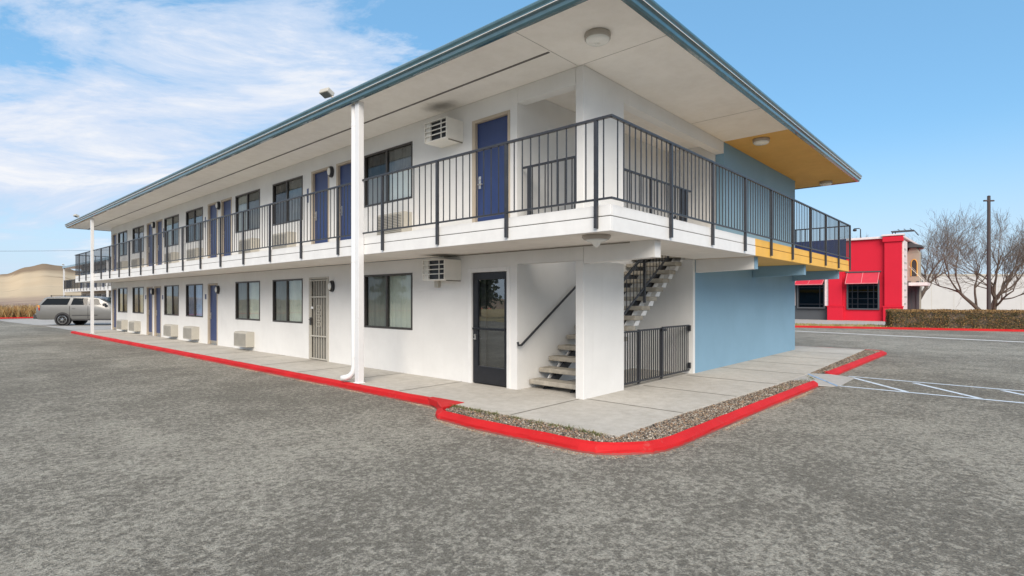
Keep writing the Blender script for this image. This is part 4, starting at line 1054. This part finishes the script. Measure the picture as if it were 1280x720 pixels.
# ------------------------------------------------------------------ hedge
def leaf_cloud(name, mat, gen, parent=None):
    vs = []; fs = []; cs = []
    for p, n, s, c in gen:
        p = Vector(p); n = Vector(n).normalized(); a = n.cross(Vector((random.gauss(0, 1), random.gauss(0, 1), random.gauss(0, 1)))).normalized(); b = n.cross(a)
        i = len(vs); vs += [p-a*s, p-b*s*.5, p+a*s, p+b*s*.5]; fs.append((i, i+1, i+2, i+3)); cs += [(*c, 1)]*4
    me = bpy.data.meshes.new(name); me.from_pydata([tuple(v) for v in vs], [], fs); ca = me.color_attributes.new('tone', 'FLOAT_COLOR', 'POINT')
    ca.data.foreach_set('color', [x for c in cs for x in c]); me.materials.append(MATS[mat])
    o = bpy.data.objects.new(name, me); COL.objects.link(o); o.parent = parent; return o
hd = thing('hedge', 'low clipped brown and dark green hedge behind the red kerb', 'hedge', (30.95, .0, -.05), math.atan2(-.951, .309))
rh = random.Random(8)
m = MB(); NX = 60
for i in range(NX):
    pass
m.box(.12, 15.9, .12, 1.15, 0, .98); bmesh.ops.subdivide_edges(m.bm, edges=m.bm.edges, cuts=14, use_grid_fill=True)
for v in m.bm.verts: v.co += Vector((mnoise.noise(v.co*1.7), mnoise.noise(v.co*1.7+Vector((9, 0, 0))), mnoise.noise(v.co*1.9+Vector((0, 9, 0)))))*.07
m.build('branch_mass', 'bark', hd)
def hedge_gen():
    for _ in range(52000):
        f = rh.random(); x = rh.uniform(0, 16); bul = .06*mnoise.noise(Vector((x*1.3, 0, 3)))+.03*mnoise.noise(Vector((x*4, 2, 3)))
        if f < .42: p = (x, -.02+rh.uniform(-.05, .10)-bul, rh.uniform(.0, 1.05)); n = (rh.gauss(0, .8), -1, rh.gauss(0, .8))
        elif f < .80: p = (x, rh.uniform(0, 1.2), 1.03+rh.uniform(-.09, .05)+bul); n = (rh.gauss(0, .9), rh.gauss(0, .9), 1)
        elif f < .88: p = (rh.uniform(-.05, .1), rh.uniform(0, 1.2), rh.uniform(0, 1.05)); n = (-1, rh.gauss(0, .8), rh.gauss(0, .8))
        else: p = (x, rh.uniform(.05, 1.2), rh.uniform(.02, 1.0)); n = (rh.gauss(0, 1), rh.gauss(0, 1), rh.gauss(0, 1))
        cl = mnoise.noise(Vector((p[0]*2.2, p[1]*2, p[2]*3.2)))
        if cl < -.22 and rh.random() < .65 and p[2] < .9: continue
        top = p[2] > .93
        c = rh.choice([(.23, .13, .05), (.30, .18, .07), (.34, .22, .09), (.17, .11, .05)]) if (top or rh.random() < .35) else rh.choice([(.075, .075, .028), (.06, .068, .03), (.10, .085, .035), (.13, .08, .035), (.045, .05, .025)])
        q = rh.uniform(.7, 1.3); yield p, n, rh.uniform(.022, .042), tuple(x_*q for x_ in c)
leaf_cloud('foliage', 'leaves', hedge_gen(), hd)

# ------------------------------------------------------------------ bare trees
def bare_tree(label, loc, H, spread, seed, nstem, lean=(0, 0)):
    rnd = random.Random(seed); t = thing('bare_tree', label, 'tree', loc, 0, 'leafless trees in front of the warehouse')
    tm = MB(); lm = MB()
    def grow(p, d, L, r, lvl):
        n = 4 if lvl < 3 else 3; pts = [p]; rr = [r]; dd = d.copy()
        for i in range(n):
            dd = (dd+Vector((rnd.gauss(0, .16), rnd.gauss(0, .16), rnd.gauss(.05, .10)))).normalized(); pts.append(pts[-1]+dd*L/n); rr.append(r*(1-.5*(i+1)/n))
        (tm if lvl < 2 else lm).tube(pts, rr, 7 if lvl < 2 else (4 if lvl < 4 else 3), cap=lvl < 2)
        if lvl >= 6: return
        k = {0: 4, 1: 4, 2: 4, 3: 4, 4: 3, 5: 2}[lvl]
        for i in range(k):
            f = 1 if i == 0 else rnd.uniform(.35, 1); j = min(n-1, int(f*n)); q = pts[j].lerp(pts[j+1], f*n-j) if f < 1 else pts[-1]
            ax = dd.cross(Vector((rnd.gauss(0, 1), rnd.gauss(0, 1), rnd.gauss(0, 1)))).normalized()
            nd_ = (Matrix.Rotation(rnd.uniform(.25, .85)*(0.5 if i == 0 else 1), 3, ax) @ dd)
            nd_.z += .10*spread; nd_.normalize()
            grow(q, nd_, L*rnd.uniform(.62, .82), max(.007, rr[j]*rnd.uniform(.55, .72)), lvl+1)
    for s in range(nstem):
        a = 6.283*s/nstem+rnd.uniform(-.4, .4); tilt = (.30 if nstem > 1 else .05)*spread
        d = Vector((math.cos(a)*tilt+lean[0], math.sin(a)*tilt+lean[1], 1)).normalized()
        grow(Vector((math.cos(a)*.12*(nstem > 1), math.sin(a)*.12*(nstem > 1), 0)), d, H*.32, .19 if nstem > 1 else .26, 0)
    tm.build('trunk', 'bark', t, smooth=True); lm.build('crown', 'twig', t)
bare_tree('leaning bare tree between the restaurant and the light pole', (57.1, 1.5, -.13), 10.9, 1.15, 4, 1, (.18, -.05))
bare_tree('wide multi stemmed bare tree behind the light pole', (53.6, -3.8, -.13), 10.4, 1.25, 12, 3)
bare_tree('bare tree crown rising behind the red restaurant roof', (70.0, 8.4, -.13), 10.0, 1.0, 21, 1)
bare_tree('bare tree at the right edge of the picture', (61.5, -9.6, -.13), 9.5, 1.1, 33, 2)

# ------------------------------------------------------------------ parked car (x forward, from the rear)
fd = (R*math.cos(rad(10))+F*math.sin(rad(10)))
rw = Vector((.10, 41.37, -.116))
suv = thing('parked_car', 'champagne grey four wheel drive parked beyond the far end of the motel', 'car', tuple(rw+fd*1.25), math.atan2(fd.y, fd.x))
# stations: x, zbot, zbelt, ztop, half width, half roof width
STN = [(-2.84, .52, .98, 1.02, .80, .70), (-2.80, .46, 1.12, 1.20, .93, .78), (-2.70, .42, 1.26, 1.40, .985, .80), (-2.42, .40, 1.30, 1.80, 1.0, .80), (-2.25, .40, 1.30, 1.875, 1.0, .80),
       (-1.9, .40, 1.30, 1.90, 1.0, .80), (-.9, .40, 1.30, 1.925, 1.0, .80), (.2, .40, 1.29, 1.92, 1.0, .80), (.75, .40, 1.28, 1.86, 1.0, .78), (1.25, .40, 1.27, 1.58, 1.0, .79), (1.72, .40, 1.22, 1.285, .99, .82),
       (2.2, .40, 1.18, 1.24, .98, .80), (2.75, .42, 1.10, 1.16, .95, .78), (2.9, .50, .98, 1.02, .88, .7)]
def section(s):
    x, zb, zl, zt, w, wt = s
    h = [(w*.90, zb), (w*.975, zb+.12), (w, (zb+zl)/2+.05), (w*.985, zl), (wt+.035 if zt-zl > .2 else wt+.1, zt-.07 if zt-zl > .2 else zt-.02), (wt-.06, zt-.012), (wt*.5, zt+.01)]
    return [(x, y, z) for y, z in h]+[(x, -y, z) for y, z in h[::-1]]
m = MB(); rings = [[m.bm.verts.new(p) for p in section(s)] for s in STN]
for a, b in zip(rings, rings[1:]):
    for k in range(len(a)): m.bm.faces.new((a[k], a[(k+1) % len(a)], b[(k+1) % len(a)], b[k]))
m.bm.faces.new(rings[0]); m.bm.faces.new(rings[-1][::-1])
body = m.build('body', 'suv_paint', suv, smooth=True)
e = body.modifiers.new('Edge', 'EDGE_SPLIT'); e.split_angle = rad(35)
def sidey(x, z):
    for a, b in zip(STN, STN[1:]):
        if a[0] <= x <= b[0]:
            t = (x-a[0])/(b[0]-a[0]); s = [a[i]+(b[i]-a[i])*t for i in range(6)]
            y0, z0 = s[4]*.985, s[2]; y1, z1 = s[5]+.035, s[3]-.07
            return y0+(y1-y0)*(z-z0)/(z1-z0)
    return 1
def sidepane(pts, name, mat, both=True, o=.012):
    for sg_ in (-1, 1):
        m = MB(); lo_ = pts[:2]; hi_ = pts[:1:-1]; n = 16; row = []
        for i in range(n+1):
            f = i/n; a = Vector(pts[0]).lerp(Vector(pts[1]), f)
            L_ = [Vector(p) for p in hi_]; tot = sum((q-p).length for p, q in zip(L_, L_[1:])); want = f*tot
            for p, q in zip(L_, L_[1:]):
                l_ = (q-p).length
                if want <= l_+1e-6: b = p.lerp(q, want/l_); break
                want -= l_
            col = []
            for k in range(5):
                w = a.lerp(b, k/4); col.append(m.bm.verts.new((w[0], sg_*(sidey(w[0], w[1])+o), w[1])))
            row.append(col)
        for a, b in zip(row, row[1:]):
            for k in range(4): m.bm.faces.new((a[k], a[k+1], b[k+1], b[k]))
        m.build(name, mat, suv)
for pts in ([(-2.52, 1.36), (-.98, 1.36), (-.86, 1.79), (-2.22, 1.78)], [(-.78, 1.36), (.16, 1.36), (.16, 1.80), (-.68, 1.80)], [(.30, 1.36), (1.30, 1.36), (1.22, 1.46), (.72, 1.76), (.30, 1.79)]):
    sidepane(pts, 'side_window', 'car_glass')
m = MB(); m.quad([(-2.70, .72, 1.36), (-2.70, -.72, 1.36), (-2.405, -.70, 1.80), (-2.405, .70, 1.80)]); 
for v in m.bm.verts: v.co.x -= .03
m.build('rear_window', 'car_glass', suv)
m = MB(); m.quad([(1.70, .76, 1.33), (1.70, -.76, 1.33), (.84, -.72, 1.83), (.84, .72, 1.83)])
for v in m.bm.verts: v.co += Vector((.03, 0, .03))
m.build('windscreen', 'car_glass', suv)
for x in (-1.25, 2.05):
    for sg_ in (-1, 1):
        m = MB(); m.lathe((x, sg_*.80, .42), [(.46, 0), (.46, sg_*.208)], 28, 'Y')
        m.build('wheel_arch', 'suv_trim', suv)
        m = MB(); y = sg_*.78
        m.lathe((x, y, .395), [(.26, sg_*.02), (.37, sg_*.0), (.395, sg_*.04), (.395, sg_*.20), (.37, sg_*.245), (.27, sg_*.25), (.262, sg_*.10)], 32, 'Y'); wlh = m.build('wheel', 'tyre', suv, smooth=False)
        m = MB(); m.lathe((x, y, .395), [(.268, sg_*.20), (.268, sg_*.249), (.245, sg_*.25), (.235, sg_*.215), (.09, sg_*.22), (.085, sg_*.26), (.03, sg_*.265)], 32, 'Y')
        m.build('rim', 'chrome', wlh)
        m = MB()
        for k in range(6):
            a = k*math.pi/3; c = Vector((x+.165*math.cos(a), y+sg_*.228, .395+.165*math.sin(a))); m.lathe(c, [(.048, 0), (.048, sg_*.004)], 10, 'Y')
        m.build('rim_hole', 'tyre', wlh)
def trimbox(nm, mat, *b, bevel=.01):
    m = MB(); m.box(*b); return m.build(nm, mat, suv, bevel=bevel)
trimbox('rear_bumper', 'suv_trim', -2.98, -2.72, -.92, .92, .46, .74, bevel=.03)
trimbox('bumper_step', 'chrome', -3.0, -2.75, -.7, .7, .66, .80, bevel=.02)
trimbox('hitch', 'suv_trim', -3.15, -2.85, -.06, .06, .46, .56)
for s in (-1, 1):
    m = MB(); m.prism([(-2.82, s*.90, 1.0), (-2.56, s*1.008, 1.0), (-2.56, s*1.008, 1.17), (-2.78, s*.93, 1.17)], (0, -s*.05, 0)); m.build('tail_light', 'tail_red', suv)
    m = MB(); m.prism([(-2.78, s*.93, 1.18), (-2.56, s*1.008, 1.18), (-2.56, s*1.006, 1.34), (-2.70, s*.95, 1.34)], (0, -s*.05, 0)); m.build('indicator_light', 'tail_amber', suv)
    m = MB(); m.box(-2.1, .35, s*.70-.02, s*.70+.02, 1.965, 1.99)
    for x in (-2.05, -.9, .3): m.box(x-.03, x+.03, s*.70-.018, s*.70+.018, 1.90, 1.966)
    m.build('roof_rail', 'suv_trim', suv)
    m = MB(); m.box(1.18, 1.36, s*1.02 if s > 0 else -1.20, 1.20 if s > 0 else -1.02, 1.28, 1.46); m.build('wing_mirror', 'suv_trim', suv, bevel=.02)
    m = MB()
    for x in (-.84, .23): m.box(x-.008, x+.008, s*.99, s*1.004, .48, 1.28)
    m.box(-.7, .8, s*1.0, s*1.008, .66, .70); m.build('door_seam', 'suv_trim', suv)
    m = MB()
    for x in (-.7, .38): m.box(x, x+.16, s*1.0, s*1.025, 1.12, 1.155)
    m.build('door_handle', 'suv_paint', suv)
    m = MB(); m.box(-.72, 1.5, s*.90-.05, s*.90+.06, .34, .41); m.build('running_board', 'suv_trim', suv)
m = MB(); m.tube([(-2.9, -.55, .62), (-2.9, -.55, 1.28), (-2.86, -.2, 1.32)], .02, 6); m.tube([(-2.92, .5, .7), (-2.92, .5, 1.25), (-2.92, -.5, 1.25)], .02, 6); m.tube([(-3.1, -.7, .62), (-3.1, .7, .62)], .025, 6); m.build('tow_rack', 'chrome', suv)

# ------------------------------------------------------------------ what the windows look out on: verge and evergreens across the lot
m = MB(); m.sheet([(-24, 4), (-22, 75), (-64, 82), (-66, 2)], -.108); struct(m.build('verge', 'grass_verge_soil'))
def conifer(label, loc, H, seed):
    rnd = random.Random(seed); t = thing('evergreen_tree', label, 'tree', loc, 0, 'evergreens across the car park')
    m = MB(); m.tube([(0, 0, 0), (0, 0, H*.5), (0, 0, H*.97)], [.22, .13, .02], 8); m.build('trunk', 'bark', t)
    def gen():
        for _ in range(4200):
            f = rnd.random()**.8; z = H*(.14+.84*f); r = (H*.26)*(1-f)**.75*(.75+.35*math.sin(z*4.1+seed)); a = rnd.uniform(0, 6.283)
            q = r*(rnd.random()**.45)*(1+.25*math.sin(a*5+z*3)); c = rnd.choice([(.035, .06, .03), (.05, .075, .035), (.028, .045, .028), (.065, .085, .04)])
            yield (q*math.cos(a), q*math.sin(a), z-.25*q), (rnd.gauss(0, 1), rnd.gauss(0, 1), rnd.gauss(.6, .8)), rnd.uniform(.16, .34), c
    leaf_cloud('crown', 'leaves', gen(), t)
for i, (x, y, h) in enumerate(((-30, 21, 9), (-34, 27, 11), (-31, 34, 8), (-38, 42, 12), (-33, 52, 10), (-28, 60, 9))):
    conifer('dark evergreen across the car park, mirrored in the motel windows', (x, y, -.11), h, i+2)
